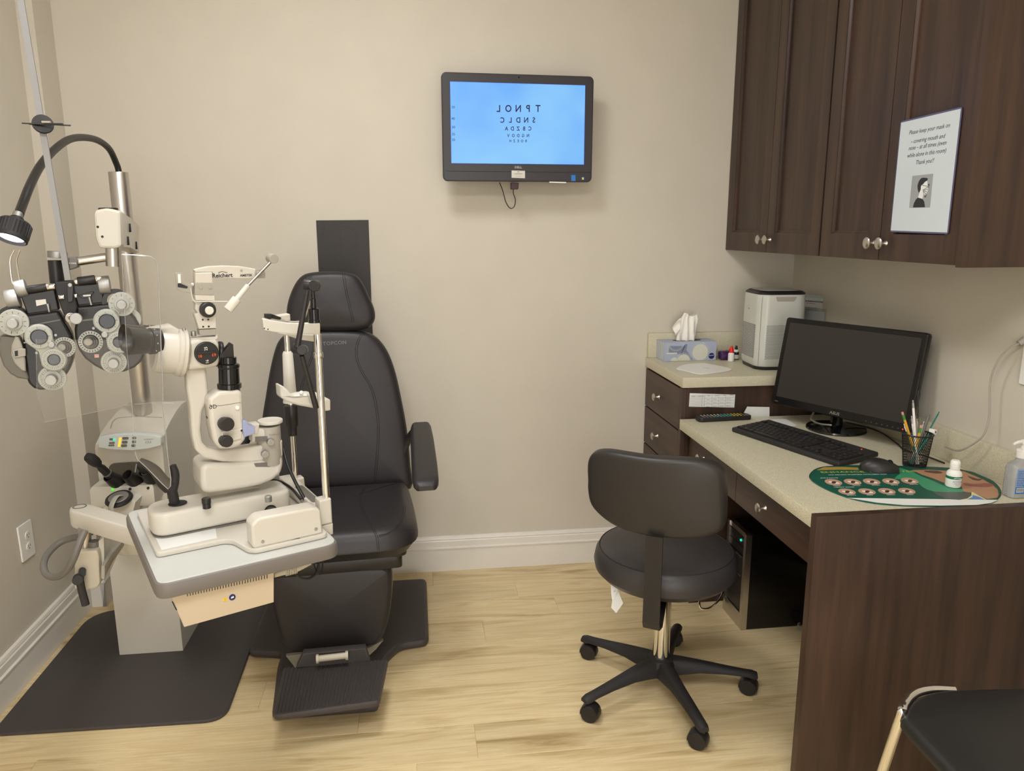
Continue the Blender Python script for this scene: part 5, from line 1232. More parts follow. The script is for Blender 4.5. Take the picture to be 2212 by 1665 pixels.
cb.tube([SL.W(676, 1205, .08), SL.W(680, 1225, .09), SL.W(688, 1240, .10), SL.W(696, 1232, .09), SL.W(697, 1205, .08)], .0020, 8, 6)
cb.build('hanging_cable', M_black, it)

# ------------------------------------------------------------------ slit lamp
sl = thing('slit_lamp', 'beige slit lamp microscope with chin rest and tonometer arm on the instrument table', 'slit lamp', (O.x, O.y, .8006))
def pz(pts, z): return [((HZ.inverted() @ pZ(x, y, .80+z)).x, (HZ.inverted() @ pZ(x, y, .80+z)).y) for x, y in pts]
tr = [(-.149, .20), (.19, .20), (.175, -.168), (.024, -.168), (.010, -.155), (-.004, -.095), (-.018, -.080), (-.149, -.078)]
MB().slab(HZ, rounded(tr, .012), .0012, .012, .002).build('base_tray', M_beige, sl)
MB().slab(HZ, [(-.138, .05), (-.010, .05), (-.030, -.066), (-.138, -.068)], .0122, .0128).build('sliding_plate', M_paper, sl)
# cross-slide base
xb = rounded([(-.146, .088), (.150, .088), (.150, -.012), (-.142, -.012)], [.05, .03, .03, .035], 7)
m = MB().slab(HZ, xb, .0155, .068, .010, seg=4); m.build('slide_base', M_beige, sl)
MB().slab(HZ, inset(xb if area2(xb) > 0 else xb[::-1], .002), .0128, .0160).build('base_gasket', M_midgrey, sl)
rb_ = rounded([(.023, .0), (.163, .0), (.163, .052), (.023, .052)], .012)
RX = Fr(SL.P(0, 0, .120), yaw=SLY)
fo_ = rounded(SL.poly([(543, 1136), (556, 1120), (680, 1096), (693, 1101), (698, 1152), (552, 1186), (546, 1182)], .163), [.004, .014, .014, .01, .002, .002, .002], 5)
m = MB().slab(SL, fo_, .118, .163, .005, seg=4); m.build('rail_cover', M_beige, sl)
for X, Y in ((568, 1170), (683, 1143)): MB().disc(SL, X, Y, 3.6, .162, .1645, bev=.0005).build('cover_screw', M_alum, sl)
MB().slab(SL, SL.poly([(606, 1176), (648, 1165), (648, 1162), (606, 1173)], .164), .1625, .1636).build('cover_slot', M_ink, sl)
MB().cyl(SL.W(583, 1101, .012), SL.W(604, 1113, .060), .0085, seg=24).cyl(SL.W(583, 1101, .012), SL.W(604, 1113, .060), .0085).build('cross_rail', M_midgrey, sl)
MB().lathe(SL.W(584, 1103, .010), SL.n, [(.0145, 0), (.0145, .0035), (.011, .0035), (.011, 0)], 28, (False, False)).build('rail_bushing', M_blackm, sl)
# joystick
jb = HZ @ Vector((-.115, .030, .0685)); jb = pZ(384, 1087, .8690)
MB().lathe(jb, (0, 0, 1), [(0, 0), (.019, 0), (.019, .0012), (0, .0014)], 28).build('joystick_well', M_ink, sl)
J = SL.I @ jb; jc = J.z
def jt(x, y, dc=0): return SL.W(x, y, jc+dc)
m = MB().tube([jb + Vector((-.006, 0, -.002)), jt(373, 1066), jt(367, 1050)], .0105, 16, 3)
m.tube([jt(367, 1052), jt(352, 1040), jt(336, 1018), jt(318, 1004, .0), jt(302, 996)], [.016, .0075], 12, 4)
m.tube([jt(371, 1056), jt(376, 1040), jt(378, 1022), jt(373, 1005)], [.012, .007], 12, 4)
m.build('joystick', M_blackm, sl, label='black joystick')
m = MB().lathe(pZ(447, 1097, .868), (0, 0, 1), [(.0085, 0), (.0085, .010), (.0078, .011), (.0095, .0115), (.0095, .021), (.008, .0225), (0, .0225)], 20).build('lock_knob', M_black, sl, label='black lock knob')
m = MB().lathe(pZ(580, 1083, .867), (0, 0, 1), [(.0075, 0), (.0075, .012), (.006, .0135), (0, .0135)], 20).build('lock_knob', M_alum, sl, label='silver lock knob')
# pedestal, arm housing
MB().slab(SL, SL.poly([(443, 1050), (560, 1050), (560, 1072), (446, 1086)], -.045), -.12, -.045, .002).build('pedestal', M_beige2, sl)
ah = [(434, 1012), (445, 1002), (480, 1001), (560, 997), (610, 985), (613, 1003), (608, 1022), (590, 1038), (560, 1050), (520, 1057), (450, 1067), (438, 1062), (434, 1045)]
MB().slab(SL, rounded(SL.poly(ah, 0), .006), -.095, 0, .010, seg=4).build('arm_housing', M_beige, sl)
MB().slab(SL, SL.poly([(549, 1001), (585, 998), (583, 1008), (552, 1008)], .0), -.01, .001).build('housing_notch', M_midgrey, sl)
MB().slab(SL, SL.poly([(570, 1030), (604, 1024), (604, 1062), (578, 1066)], -.11), -.16, -.11, .002).slab(SL, SL.poly([(540, 1060), (566, 1056), (566, 1078), (545, 1080)], -.09), -.13, -.09).build('rear_connector_box', M_greyp, sl)
MB().cyl(SL.W(575, 1052, -.09), SL.W(598, 1070, -.02), .010, seg=20).build('focus_rod', M_midgrey, sl)
# J-shaped microscope arm
ja = [(402, 795), (446, 795), (451, 845), (446, 870), (437, 890), (434, 930), (438, 955), (450, 968), (480, 973), (530, 966), (590, 958), (611, 950), (612, 985), (590, 995), (540, 1000), (480, 998), (440, 990), (422, 972), (415, 940), (411, 880), (405, 845)]
MB().slab(SL, rounded(SL.poly(ja, -.005), .004), -.038, -.005, .006, seg=3).build('microscope_arm', M_beige, sl)
# pivot tower
m = MB(); a, b0 = SL.l(585, 1000, -.02); a1, b1 = SL.l(585, 918, -.02)
m.cyl(SL.P(a, b0, -.022), SL.P(a, b1, -.022), .0265, seg=36, bev=.001).build('pivot_tower', M_greyp, sl)
a1, b1 = SL.l(584, 909, -.02); MB().cyl(SL.P(a1, b1-.005, -.022), SL.P(a1, b1+.003, -.022), .0275, seg=36, bev=.002).build('tower_cap', M_beige, sl)
MB().slab(SL, SL.poly([(545, 925), (580, 928), (580, 950), (545, 955)], .0), -.03, .0, .002).slab(SL, SL.poly([(520, 920), (560, 915), (556, 935), (522, 945)], .0), -.03, .004, .002).build('scale_arm', M_beige, sl)
MB().slab(SL, SL.poly([(552, 944), (578, 942), (578, 952), (552, 955)], .003), .0, .003).build('scale_window', M_midgrey, sl)
sc = MB()
for i in range(9): p_ = SL.W(582+i*2.6, 940.5-i*.2, .0055); sc.cyl(p_, p_ + Vector((0, 0, .004 if i % 4 == 0 else .0025)), .0003, seg=4)
sc.build('angle_scale', M_ink, sl)
for X, Y in ((586, 956), (574, 982)): MB().disc(SL, X, Y, 8, .004, .016, bev=.0012).build('clamp_knob', M_alum, sl, label='silver clamp knob')
# illumination unit: black lens barrel, body, knobs
ib = [(450, 862), (470, 846), (515, 842), (524, 848), (527, 905), (529, 928), (532, 948), (520, 963), (500, 970), (475, 970), (462, 955), (455, 920), (451, 880)]
m = MB().slab(SL, rounded(SL.poly(ib, .030), .005), -.022, .030, .008, seg=4); m.build('lamp_housing', M_beige, sl)
MB().tube([SL.W(455, 877, .0300), SL.W(480, 875.5, .0301), SL.W(520, 869, .0300)], .0006, 6).build('housing_seam', M_midgrey, sl)
MB().slab(SL, SL.poly([(524, 906), (534, 910), (536, 918), (551, 922), (551, 936), (528, 945), (524, 930)], .034), .0, .034, .002).build('blue_guard', mat('guard_blue', C3(150, 158, 192), .4), sl, label='pale blue guard')
MB().slab(SL, SL.poly([(478, 932), (524, 925), (522, 948), (480, 958)], .034), .02, .034, .002).build('lower_block', M_beige, sl)
for X, Y, r_ in ((491, 917, 15.5), (491, 954, 13)): MB().disc(SL, X-4, Y, r_*.9, .03, .046, r1=r_*.92, bev=.001).disc(SL, X, Y, r_, .046, .054, bev=.002).build('control_knob', M_black, sl, label='black control knob')
for X, Y, r_ in ((449, 894, 11), (455, 930, 8)): MB().cyl(SL.W(X-2, Y, .0), SL.W(X+8, Y, .0), .011 if r_ > 9 else .008, seg=20, bev=.002).build('side_knob', M_black, sl)
MB().disc(SL, 513, 881, 4.5, .029, .034, bev=.001).build('housing_screw', M_white, sl); MB().disc(SL, 522, 930, 2.2, .034, .0345).build('housing_hole', M_ink, sl)
a, b_ = SL.l(460, 879, .031); MB().text(SL.M @ Matrix.Translation((a, b_, .0304)), '\u2202D', .012, .0001).build('housing_mark', M_ink, sl)
lb = [(.0235, 842, 492), (.0250, 838, 491), (.0250, 829, 491)]
base = SL.W(496, 846, .004); top = SL.W(493, 771, .004); ax = (top-base); L_ = ax.length
MB().lathe(base, ax, [(.0215, 0), (.0215, .008), (.0245, .009), (.0248, L_*.24), (.0215, L_*.26), (.0208, L_*.68), (.0218, L_*.70), (.0225, L_*.74), (.0215, L_*.80), (.0165, L_*.83), (.0165, L_), (0, L_)], 32).build('lens_barrel', M_gloss, sl, label='black lens barrel')
MB().slab(SL, SL.poly([(479, 776), (480, 764), (499, 741), (504, 744), (506, 777)], .012), -.008, .012, .001).build('mirror_prism', M_black, sl)
# microscope head
hb = [(402, 748), (409, 736), (430, 732), (468, 733), (474, 742), (475, 782), (470, 792), (440, 797), (408, 800), (402, 785)]
hbm = MB().slab(SL, rounded(SL.poly(hb, .012), .006), -.055, .012, .008, seg=4); hh_ = hbm.build('microscope_head', M_beige, sl)
dl = MB().disc(SL, 447, 763, 25, .011, .020, bev=.002).build('magnification_dial', M_black, sl, label='black magnification dial')
a, b_ = SL.l(447, 763, .021); dm = SL.m(447, 763, 1, .021)
MB().slab(SL, rrect(38*dm, 4*dm, 1.5*dm, 2, a, b_+1.5*dm), .0198, .024, .001).build('dial_grip', M_black, dl)
for s_, X, Y, c_, an in (('10', 432, 769.5, 'o', 0), ('63', 462, 766, 'o', 180), ('25', 445, 753, 'w', 90), ('16', 448, 781, 'w', 90)):
    a, b_ = SL.l(X, Y, .0202); MB().text(SL.M @ Matrix.Translation((a, b_, .0202)) @ Matrix.Rotation(rad(an), 4, 'Z'), s_, .0085, .0002).build('dial_figure', mat('dial_orange', C3(240, 90, 30), .5, emit=(C3(240, 90, 30), .25)) if c_ == 'o' else M_white, dl)
MB().cyl(SL.W(469, 764, -.02), SL.W(477, 765, -.02), .0275, seg=32, bev=.002).build('objective_ring', M_black, sl)
# ocular drum
d0, d1 = SL.W(404, 763, -.02), SL.W(330, 757, -.02); ax = d1-d0; L_ = ax.length
MB().lathe(d0, ax, [(0, 0), (.040, 0), (.050, .006), (.0505, .012), (.0475, .013), (.049, .016), (.049, .020), (.0445, .024), (.0455, .040), (.0455, L_-.014), (.043, L_-.004), (.036, L_)], 40).build('ocular_drum', M_beige, sl)
MB().slab(SL, SL.poly([(322, 712), (372, 703), (388, 712), (388, 725), (322, 728)], .0), -.05, .0, .004).build('prism_housing', M_beige, sl)
e0, e1 = SL.W(330, 737, .006), SL.W(283, 737, .016); ax = e1-e0; L_ = ax.length
for dz, nm in ((0, 'eyepiece'), (-.060, 'eyepiece')):
    o_ = e0 + SL.n*dz; m = MB().lathe(o_, ax, [(.0265, -.012), (.0265, .006), (.0235, .007), (.0235, .012), (.0248, .013), (.0255, L_*.5), (.0265, L_*.85), (.0285, L_+.006), (.0275, L_+.007), (.0200, L_*.9), (.018, L_*.5), (0, L_*.5)], 36); 
    ep = m.build(nm, M_black, sl, label='black rubber eyepiece')
    sc = MB()
    for i in range(10):
        a_ = 2*PI*i/10; x = ax.orthogonal().normalized(); y = ax.normalized().cross(x); sc.ball(o_ + ax.normalized()*.001 + (x*math.cos(a_)+y*math.sin(a_))*.0265, .0013, 6)
    sc.build('diopter_dots', M_white, ep)
    if dz: break
# tonometer: mount plate, knob, body, beam, balance rod
tm = [(407, 800-67), (419, 731), (471, 728), (477, 723), (477, 730), (474, 735), (416, 738)]
MB().slab(SL, SL.poly([(410, 731), (466, 727), (469, 722), (470, 729), (465, 734), (415, 737)], .0), -.04, .004, .001).build('mount_plate', M_beige, sl)
for X, Y, h_ in ((399, 726, 16), (418.5, 726, 10)): p_ = SL.W(X, Y, -.01); MB().cyl(p_, p_ + Vector((0, 0, h_*.00105)), .0034 if X < 400 else .0052, seg=16, bev=.0006).build('thumb_screw', M_alum, sl)
MB().slab(SL, SL.poly([(430, 712), (467, 710), (467, 724), (432, 724)], -.005), -.03, -.005, .001).build('mount_foot', M_greyp, sl)
tb2 = [(418, 652), (423, 656), (422, 668), (428, 676), (420, 678), (424, 690), (430, 711), (468, 709), (466, 655)]
tk = MB().slab(SL, rounded(SL.poly(tb2, -.002), .001), -.026, -.002, .002); tk.build('tonometer_bracket', M_beige, sl)
for X, Y in ((438, 690.5), (450, 690), (439, 705.5), (451, 705)): MB().disc(SL, X, Y, 2, -.003, -.0012).build('bracket_screw', M_ink, sl)
MB().disc(SL, 450, 669.5, 17, -.002, .012, bev=.003).build('pivot_knob', M_black, sl); MB().disc(SL, 453, 671, 9, .012, .019, bev=.002).build('pivot_knob_cap', M_offw, sl)
MB().slab(SL, rounded(SL.poly([(422, 589), (459, 588), (460, 612), (422, 612)], .006), .002), -.02, .006, .002).slab(SL, SL.poly([(421, 636.5), (463, 638), (464, 650), (423, 648)], .006), -.02, .006, .001).build('tonometer_block', M_beige, sl)
MB().slab(SL, SL.poly([(421, 611), (461, 611), (462, 638), (421, 636.5)], .0066), -.022, .0066, .001).build('tonometer_plate', M_greyp, sl)
for X, Y in ((434, 621), (454, 621)): MB().disc(SL, X, Y, 3.4, .006, .0085, bev=.0004).build('plate_screw', M_alum, sl)
bmq = [(419, 583), (425, 580), (450, 575), (485, 573.5), (520, 575), (550, 580), (572, 587), (574, 601), (540, 602), (470, 601), (460, 598), (459, 588), (422, 588)]
MB().slab(SL, rounded(SL.poly(bmq, .0), .001), -.016, .0, .002).build('tonometer_beam', M_beige, sl)
a, b_ = SL.l(480.5, 595, .001); a2, b2 = SL.l(532, 594.8, .001)
MB().text(SL.M @ Matrix.Translation((a, b_, .0003)), 'Reichert', .0118, .0003, bold=.02).text(SL.M @ Matrix.Translation((a2, b2, .0003)), 'AMETEK', .0068, .0003, bold=.02).tube([SL.W(471, 589, .0006), SL.W(480, 586.5, .0006), SL.W(491, 589, .0006)], .0005, 5, 4).build('lettering', M_ink, sl)
MB().disc(SL, 521.5, 584.5, 2.8, -.001, .001).build('beam_screw', M_greyp, sl)
MB().slab(SL, rounded(SL.poly([(552, 581), (572, 584), (574, 601), (550, 601)], .003), .001), -.016, .003, .001).build('beam_end', M_greyp, sl)
MB().disc(SL, 561, 591, 5.5, .003, .012, bev=.001).build('rod_pivot', M_greyp, sl)
r0, r1 = SL.W(587, 563, .016), SL.W(534, 618, .016)
MB().cyl(r0, r1, .0032, seg=16).build('balance_rod', M_steel, sl)
MB().cyl(SL.W(583, 557, .0), SL.W(592, 559, .026), .0100, seg=28, bev=.0012).build('rod_head', M_greyp, sl)
MB().lathe(SL.W(536, 616, .016), SL.W(494, 667, .016)-SL.W(536, 616, .016), [(.0, 0), (.0052, 0), (.0056, .036), (.0095, .037), (.0098, .0385), (.0098, .065), (.0088, .067), (.0, .067)], 24).build('prism_holder', M_offw, sl)
# glare flag and wire
fl2 = [(378, 590), (381, 588.5), (392, 589), (396, 595), (401, 609), (407, 614), (417, 616), (416, 622), (412, 633), (390, 629), (382, 624)]
MB().slab(SL, rounded(SL.poly(fl2, .0), .002), -.004, .0, .001).build('mirror_flag', M_greyp, sl)
MB().slab(SL, SL.poly([(384, 612), (390, 612), (406, 619), (404, 623), (384, 620)], .001), .0, .001).build('flag_dark_patch', M_ink, sl)  # dark piece across the lower flag
MB().slab(SL, SL.poly([(384, 592), (390, 592), (391, 611), (385, 611)], .001), .0, .001).build('flag_window', M_white, sl)
MB().tube([SL.W(412, 622, .0), SL.W(414, 636, .0), SL.W(418, 648, .0), SL.W(425, 651.5, .004), SL.W(460, 651, .009), SL.W(492, 651, .009)], .0011, 6, 4).ball(SL.W(416, 614, .002), .0035, 10).build('wire_support', M_offw, sl)

# chin rest: base, posts, forehead band, cup
cr = .135   # near post
def L(x, y, c): return SL.W(x, y, c)
near, far = .128, -.185
m = MB().slab(SL, rounded(SL.poly([(690, 1082), (716, 1076), (719, 1130), (692, 1136)], near), .003), near-.032, near, .004, seg=3)
m.slab(SL, rounded(SL.poly([(694, 1137), (719.5, 1130), (720, 1154), (700, 1158)], near), .002), near-.032, near, .002)
m.build('chinrest_base', M_beige, sl); m = MB()
m.slab(SL, rounded(SL.poly([(628, 1029), (649, 1024), (654, 1062), (632, 1066)], far), .003), far-.0, far+.03, .004, seg=3)
m.build('chinrest_base', M_beige, sl)
fr = MB()
pf = [HZ.inverted() @ pZ(x, y, .835) for x, y in ((622, 1052), (650, 1049), (694, 1092), (692, 1112))]
fr.slab(HZ, [(.175, .19), (.212, .19), (.208, -.10), (.180, -.10)], .012, .040, .004)
fr.build('chinrest_frame', M_beige, sl)
fr = MB().slab(HZ, rrect(.018, .13, .006, 4, .194, .02), .0402, .0412); fr.build('frame_recess', M_midgrey, sl)
MB().cyl(SL.W(620, 1052, -.13), SL.W(668, 1106, .04), .0045, seg=12).build('base_rod', M_beige2, sl)
n0, n1 = L(705, 1082, near-.014), L(683, 722, near-.014); f0, f1 = L(638, 1030, far+.014), L(624, 722, far+.014)
def lerpy(p, q, y_, y0, y1): return p.lerp(q, (y0-y_)/(y0-y1))
k_ = lambda y_: lerpy(n0, n1, y_, 1082, 722); kf = lambda y_: lerpy(f0, f1, y_, 1030, 722)
n1 = Vector((n0.x, n0.y, n1.z)); n1v = Vector((n0.x, n0.y, SL.W(683, 722, near-.014).z))
MB().cyl(n0, n1v, .0078, seg=24).build('post', M_chrome, sl, label='chrome near post')
MB().cyl(f0, Vector((f0.x, f0.y, L(624, 722, far+.014).z)), .0065, seg=24).build('post', M_chrome, sl, label='chrome far post')
def zz(px, py, c): return SL.W(px, py, c).z
zr = zz(686, 767, near-.014); MB().cyl((n0.x, n0.y, zr-.006), (n0.x, n0.y, zr+.006), .0098, seg=24, bev=.001).build('post_collar', M_chrome, sl)
fx = f0; z0, z1 = zz(630, 860, far+.014), zz(626, 755, far+.014)
MB().lathe((fx.x, fx.y, z0-.01), (0, 0, 1), [(.0185, 0), (.0150, .03), (.0125, z1-z0-.0), (.010, z1-z0+.006)], 20).build('elevation_sleeve', M_offw, sl)
z0, z1 = zz(634, 918, far+.014), zz(632, 875, far+.014)
m = MB().lathe((fx.x, fx.y, z0-.026), (0, 0, 1), [(.0105, 0), (.012, .002), (.012, .022), (.0155, .028), (.0175, z1-z0+.02), (.0165, z1-z0+.026), (0, z1-z0+.026)], 14, ref=(1, 0, 0)).build('elevation_knob', M_black, sl, label='ribbed black elevation knob')
# chin cup: curved tray between the posts
MC = near-.03
c0 = [(605, 832), (612, 834), (622, 842), (628, 850), (635, 856), (650, 852), (672, 850), (688, 856), (690, 884), (672, 881), (645, 876), (620, 868), (607, 858)]
MB().slab(SL, rounded(SL.poly(c0, -.045), .004), -.085, -.045, .005, seg=3).slab(SL, rounded(SL.poly([(683, 862), (702, 857), (706, 860), (706, 882), (690, 884)], .02), .003), -.06, .045, .003).build('chin_cup', M_offw, sl)
MB().ball(SL.W(651, 848, -.045), .005, 10).build('chin_pin', M_white, sl)
# forehead band
fb = [(568, 689), (572, 688), (590, 692), (620, 697), (655, 698), (690, 697), (692, 700), (692, 723), (660, 722), (625, 721), (590, 717), (570, 713)]
MB().slab(SL, rounded(SL.poly(fb, .05), .003), .035, .05, .002).build('forehead_band', M_offw, sl)
MB().slab(SL, SL.poly([(604, 720), (692, 724), (692, 740), (650, 734)], .03), .0, .03, .002).slab(SL, rounded(SL.poly([(600, 682), (627, 678), (628, 692), (602, 693)], -.12), .002), -.15, -.12, .002).build('band_support', M_offw, sl)
for X, Y in ((571, 709), (579, 711)): MB().disc(SL, X, Y, 1.4, .05, .0506).build('band_screw', M_ink, sl)
# plug and lead on the band, fixation lamp
MB().slab(SL, rounded(SL.poly([(574, 678), (588, 678), (588, 688), (584, 690), (574, 687)], .045), .001), .03, .045, .002).cyl(SL.W(587, 683, .038), SL.W(606, 688, .038), .0048, .003, seg=12).build('lead_plug', M_black, sl)
MB().tube([SL.W(604, 687, .038), SL.W(620, 693, .04), SL.W(640, 695, .045), SL.W(655, 690, .05), SL.W(664, 672, .06), SL.W(671, 650, .07)], .0018, 8, 6).build('lamp_lead', M_greyp, sl)
tx_, ty_ = 680, 0
p_ = SL.W(679, 697, near-.014); q_ = SL.W(676, 632, near-.014); ax = q_-p_; L_ = ax.length
MB().lathe(p_, ax, [(.0, 0), (.0125, 0), (.0125, .006), (.0112, .007), (.0115, L_*.45), (.010, L_*.48), (.0062, L_*.50), (.0062, L_*.80), (.0050, L_*.82), (.0045, L_), (0, L_)], 24).build('lamp_holder', M_gloss, sl, label='glossy black lamp holder')
MB().cyl(SL.W(676, 634, near-.01), SL.W(676, 616, near-.01), .0042).cyl(SL.W(656, 615, near+.0), SL.W(684, 617, near+.012), .0112, seg=28, bev=.001).cyl(SL.W(684, 617, near+.004), SL.W(678, 617, near+.022), .0112, seg=28, bev=.001).build('upper_joint', M_black, sl)
MB().cyl(SL.W(664, 628, near+.02), SL.W(645, 735, near+.03), .0048, .0058, seg=16).build('upper_link', M_black, sl)
MB().cyl(SL.W(634, 750, near+.015), SL.W(652, 757, near+.028), .0105, seg=28, bev=.001).cyl(SL.W(656, 755, near+.015), SL.W(652, 756, near+.040), .0102, seg=28, bev=.001).cyl(SL.W(645, 733, near+.03), SL.W(642, 750, near+.03), .0062).build('lower_joint', M_black, sl)
MB().cyl(SL.W(652, 768, near+.03), SL.W(683, 881, near+.02), .0052, .0062, seg=16).build('lower_link', M_black, sl)
cb = MB().tube([SL.W(612, 968, -.06), SL.W(622, 1005, -.04), SL.W(640, 1045, -.02), SL.W(658, 1078, .0), SL.W(664, 1092, .01)], .0040, 10, 5).tube([SL.W(584, 1036, -.09), SL.W(606, 1040, -.07), SL.W(630, 1055, -.03), SL.W(650, 1078, .0)], .0030, 10, 5)
cb.build('power_lead', M_black, sl)

# clear breath shield: two panes with a folded edge, clipped to the slit lamp
cs = thing('breath_shield', 'clear acrylic breath shield hanging from the slit lamp, folded in two panes', 'shield', SL.W(330, 800, .03))
shc = .045
rp = [(263, 549), (300, 551), (325, 554), (336, 563), (341, 580), (346, 700), (352, 870), (362, 985), (369, 1035), (368, 1050), (363, 1056), (352, 1046), (315, 1008), (297, 992), (292, 975), (287, 900), (273, 740)]
P_ = rounded(SL.poly(rp, shc), .003)
MB().slab(SL, P_, shc-.0012, shc+.0012).build('pane', M_clear, cs)
def rim(pts, r, F=SL, c=shc, close=True):
    Q = [F.W(x, y, c) for x, y in pts]; Q = Q + [Q[0]] if close else Q
    return Q
MB().tube(rim([(300, 551), (325, 554), (336, 563), (341, 580), (346, 700), (352, 870), (362, 985), (369, 1035), (368, 1050), (363, 1056), (352, 1046), (315, 1008), (297, 992), (292, 975)], 0, close=False), .0011, 6).tube(rim([(263, 549), (300, 551)], 0, close=False), .0008, 6).tube(rim([(292, 975), (287, 900), (273, 740), (263, 549)], 0, close=False), .0005, 6).build('polished_edge', M_edgeclear, cs)
L0, L1 = SL.W(272, 735, shc), SL.W(288, 873, shc)
wing_o = L0; dW = Vector((-.20, .02, 0))
WF = Fr(L1, yaw=8)
wq = WF.poly([(272, 730), (286, 873), (200, 889), (95, 912), (90, 890), (78, 846), (74, 735)])
wq = [(WF.I @ L0)[:2], (0, 0)] + WF.poly([(95, 912), (79, 843), (78, 732)])
MB().slab(WF, wq, -.001, .001).build('pane', M_clear, cs)
MB().tube([L1, WF.P(*wq[2]), WF.P(*wq[3])], .0005, 6).build('polished_edge', M_edgeclear, cs)
MB().tube([SL.W(290, 873, shc), SL.W(340, 869, shc), SL.W(376, 871, shc-.01)], .0006, 6).build('lower_strip', M_edgeclear, cs)

# ------------------------------------------------------------------ phoropter
PH = Fr(pY(165, 700, -1.15), yaw=17, roll=4.6)
ph = thing('phoropter', 'black and silver phoropter hanging from the stand arm, dials facing the room', 'phoropter', PH.W(150, 600, -.03))
def P2(pts, c=0): return PH.poly(pts, c)
T = lambda pts: [(x/4.162, 560+y/4.162) for x, y in pts]
MB().cyl(PH.W(119, 562, -.05), PH.W(124, 612, -.05), .0160, seg=28).build('mount_post', M_black, ph)
MB().cyl(PH.W(124, 543, -.05), PH.W(124, 557, -.05), .0215, seg=32, bev=.001).build('mount_cap', M_alum, ph)
cen = T([(490, 205), (650, 195), (665, 260), (695, 430), (680, 500), (640, 545), (590, 545), (545, 430), (505, 300)])
MB().slab(PH, rounded(P2(cen, .004), .003), -.05, .004, .003).build('centre_housing', M_blackm, ph)
MB().slab(PH, rounded(P2(T([(600, 250), (640, 215), (660, 240), (655, 380), (610, 390)]), .010), .002), .003, .010, .001).build('centre_bracket', M_black, ph)
for k_, pts in enumerate((T([(180, 318), (490, 268), (530, 455), (245, 495)]), T([(640, 235), (880, 215), (925, 225), (930, 392), (700, 418)]))):
    MB().slab(PH, rounded(P2(pts, -.004), .002), -.040, -.004, .003).build('bridge_plate', M_black, ph)
def rodl(p, q, r, nm, mt, c0=0, c1=None, bev=.0012, lab=None):
    return MB().cyl(PH.W(*p, c0), PH.W(*q, c0 if c1 is None else c1), r, seg=28, bev=bev).build(nm, mt, ph, label=lab)
rodl((58, 621), (35, 626), .0205, 'adjust_knob', M_alum, -.012, lab='silver adjusting knob')
rodl((41, 643), (14, 648), .0225, 'adjust_knob', M_alum, -.012, lab='silver adjusting knob')
rodl((214, 617), (238, 615), .0225, 'adjust_knob', M_alum, -.012, lab='silver adjusting knob')
rodl((101, 620), (57, 626), .0090, 'level_tube', M_black, -.004); rodl((119, 618), (100, 620), .0075, 'level_tube', M_chrome, -.004)
rodl((168, 608), (206, 603), .0105, 'level_tube', M_black, -.004); rodl((206, 603), (220, 601), .0080, 'level_tube', M_chrome, -.004); rodl((161, 609), (169, 608), .0075, 'level_tube', M_chrome, -.004)
rodl((127, 642), (139, 641), .0055, 'small_stud', M_chrome, .008); rodl((161, 639), (167, 638.5), .0055, 'small_stud', M_chrome, .008)
MB().disc(PH, 151, 616, 4.5, .008, .014, bev=.0015).build('small_stud', M_alum, ph)
MB().slab(PH, P2(T([(320, 368), (410, 358), (418, 400), (328, 420)]), .0), -.004, .0).build('distance_scale', M_offw, ph)
MB().slab(PH, P2(T([(708, 325), (838, 290), (842, 302), (820, 325), (815, 345), (735, 350)]), .004), -.004, .004, .001).build('convergence_slide', M_black, ph)
MB().slab(PH, P2(T([(745, 322), (815, 316), (815, 330), (750, 335)]), .005), .003, .005).build('slide_scale', M_offw, ph)
for pts in (T([(415, 402), (438, 398), (450, 475), (435, 478)]), T([(792, 342), (812, 338), (830, 412), (812, 415)])):
    MB().slab(PH, rounded(P2(pts, .008), .001), .0, .008, .0015).build('lever_tab', M_alum, ph)
# near point rod with its card holder
rp0, rp1 = PH.W(147, 604, -.004), on(37.6, -40, PH.W(147, 604, -.004), PH.n)
d_ = (rp1-rp0); mrod = MB(); uu = PH.u; L_ = d_.length; d_.normalize(); s_ = d_.cross(PH.n).normalized()
mrod.loft([[rp0 + s_*x*.0062 + PH.n*y*.0062 for x, y in ((1, 1), (-1, 1), (-1, -1), (1, -1))], [rp0 + d_*(L_+.05) + s_*x*.0068 + PH.n*y*.0062 for x, y in ((1, 1), (-1, 1), (-1, -1), (1, -1))]])
rd = mrod.build('near_point_rod', mat('grey_rod_metal', (.25,.245,.24,1), .5, .7), ph, label='square satin metal near point rod')
hc = PH.W(92, 269, .008)
MB().lathe(hc - PH.n*.004, (PH.n*.93 + Vector((.2, 0, .3))).normalized(), [(0, 0), (.021, 0), (.022, .003), (.021, .007), (0, .008)], 32).build('card_disc', M_black, ph, label='black card holder disc')
a0, b0 = PH.l(47, 266, .02), PH.l(153, 271, .02)
MB().cyl(PH.P(*a0, .020), PH.P(*b0, .020), .0016, seg=10).box(PH.W(100, 268, .02), (.07, .006, .004), 0).build('card_clip_bar', M_black, ph)
MB().box(PH.W(100, 263.5, .022), (.018, .006, .005), .001).build('card_clip', M_nickel, ph)
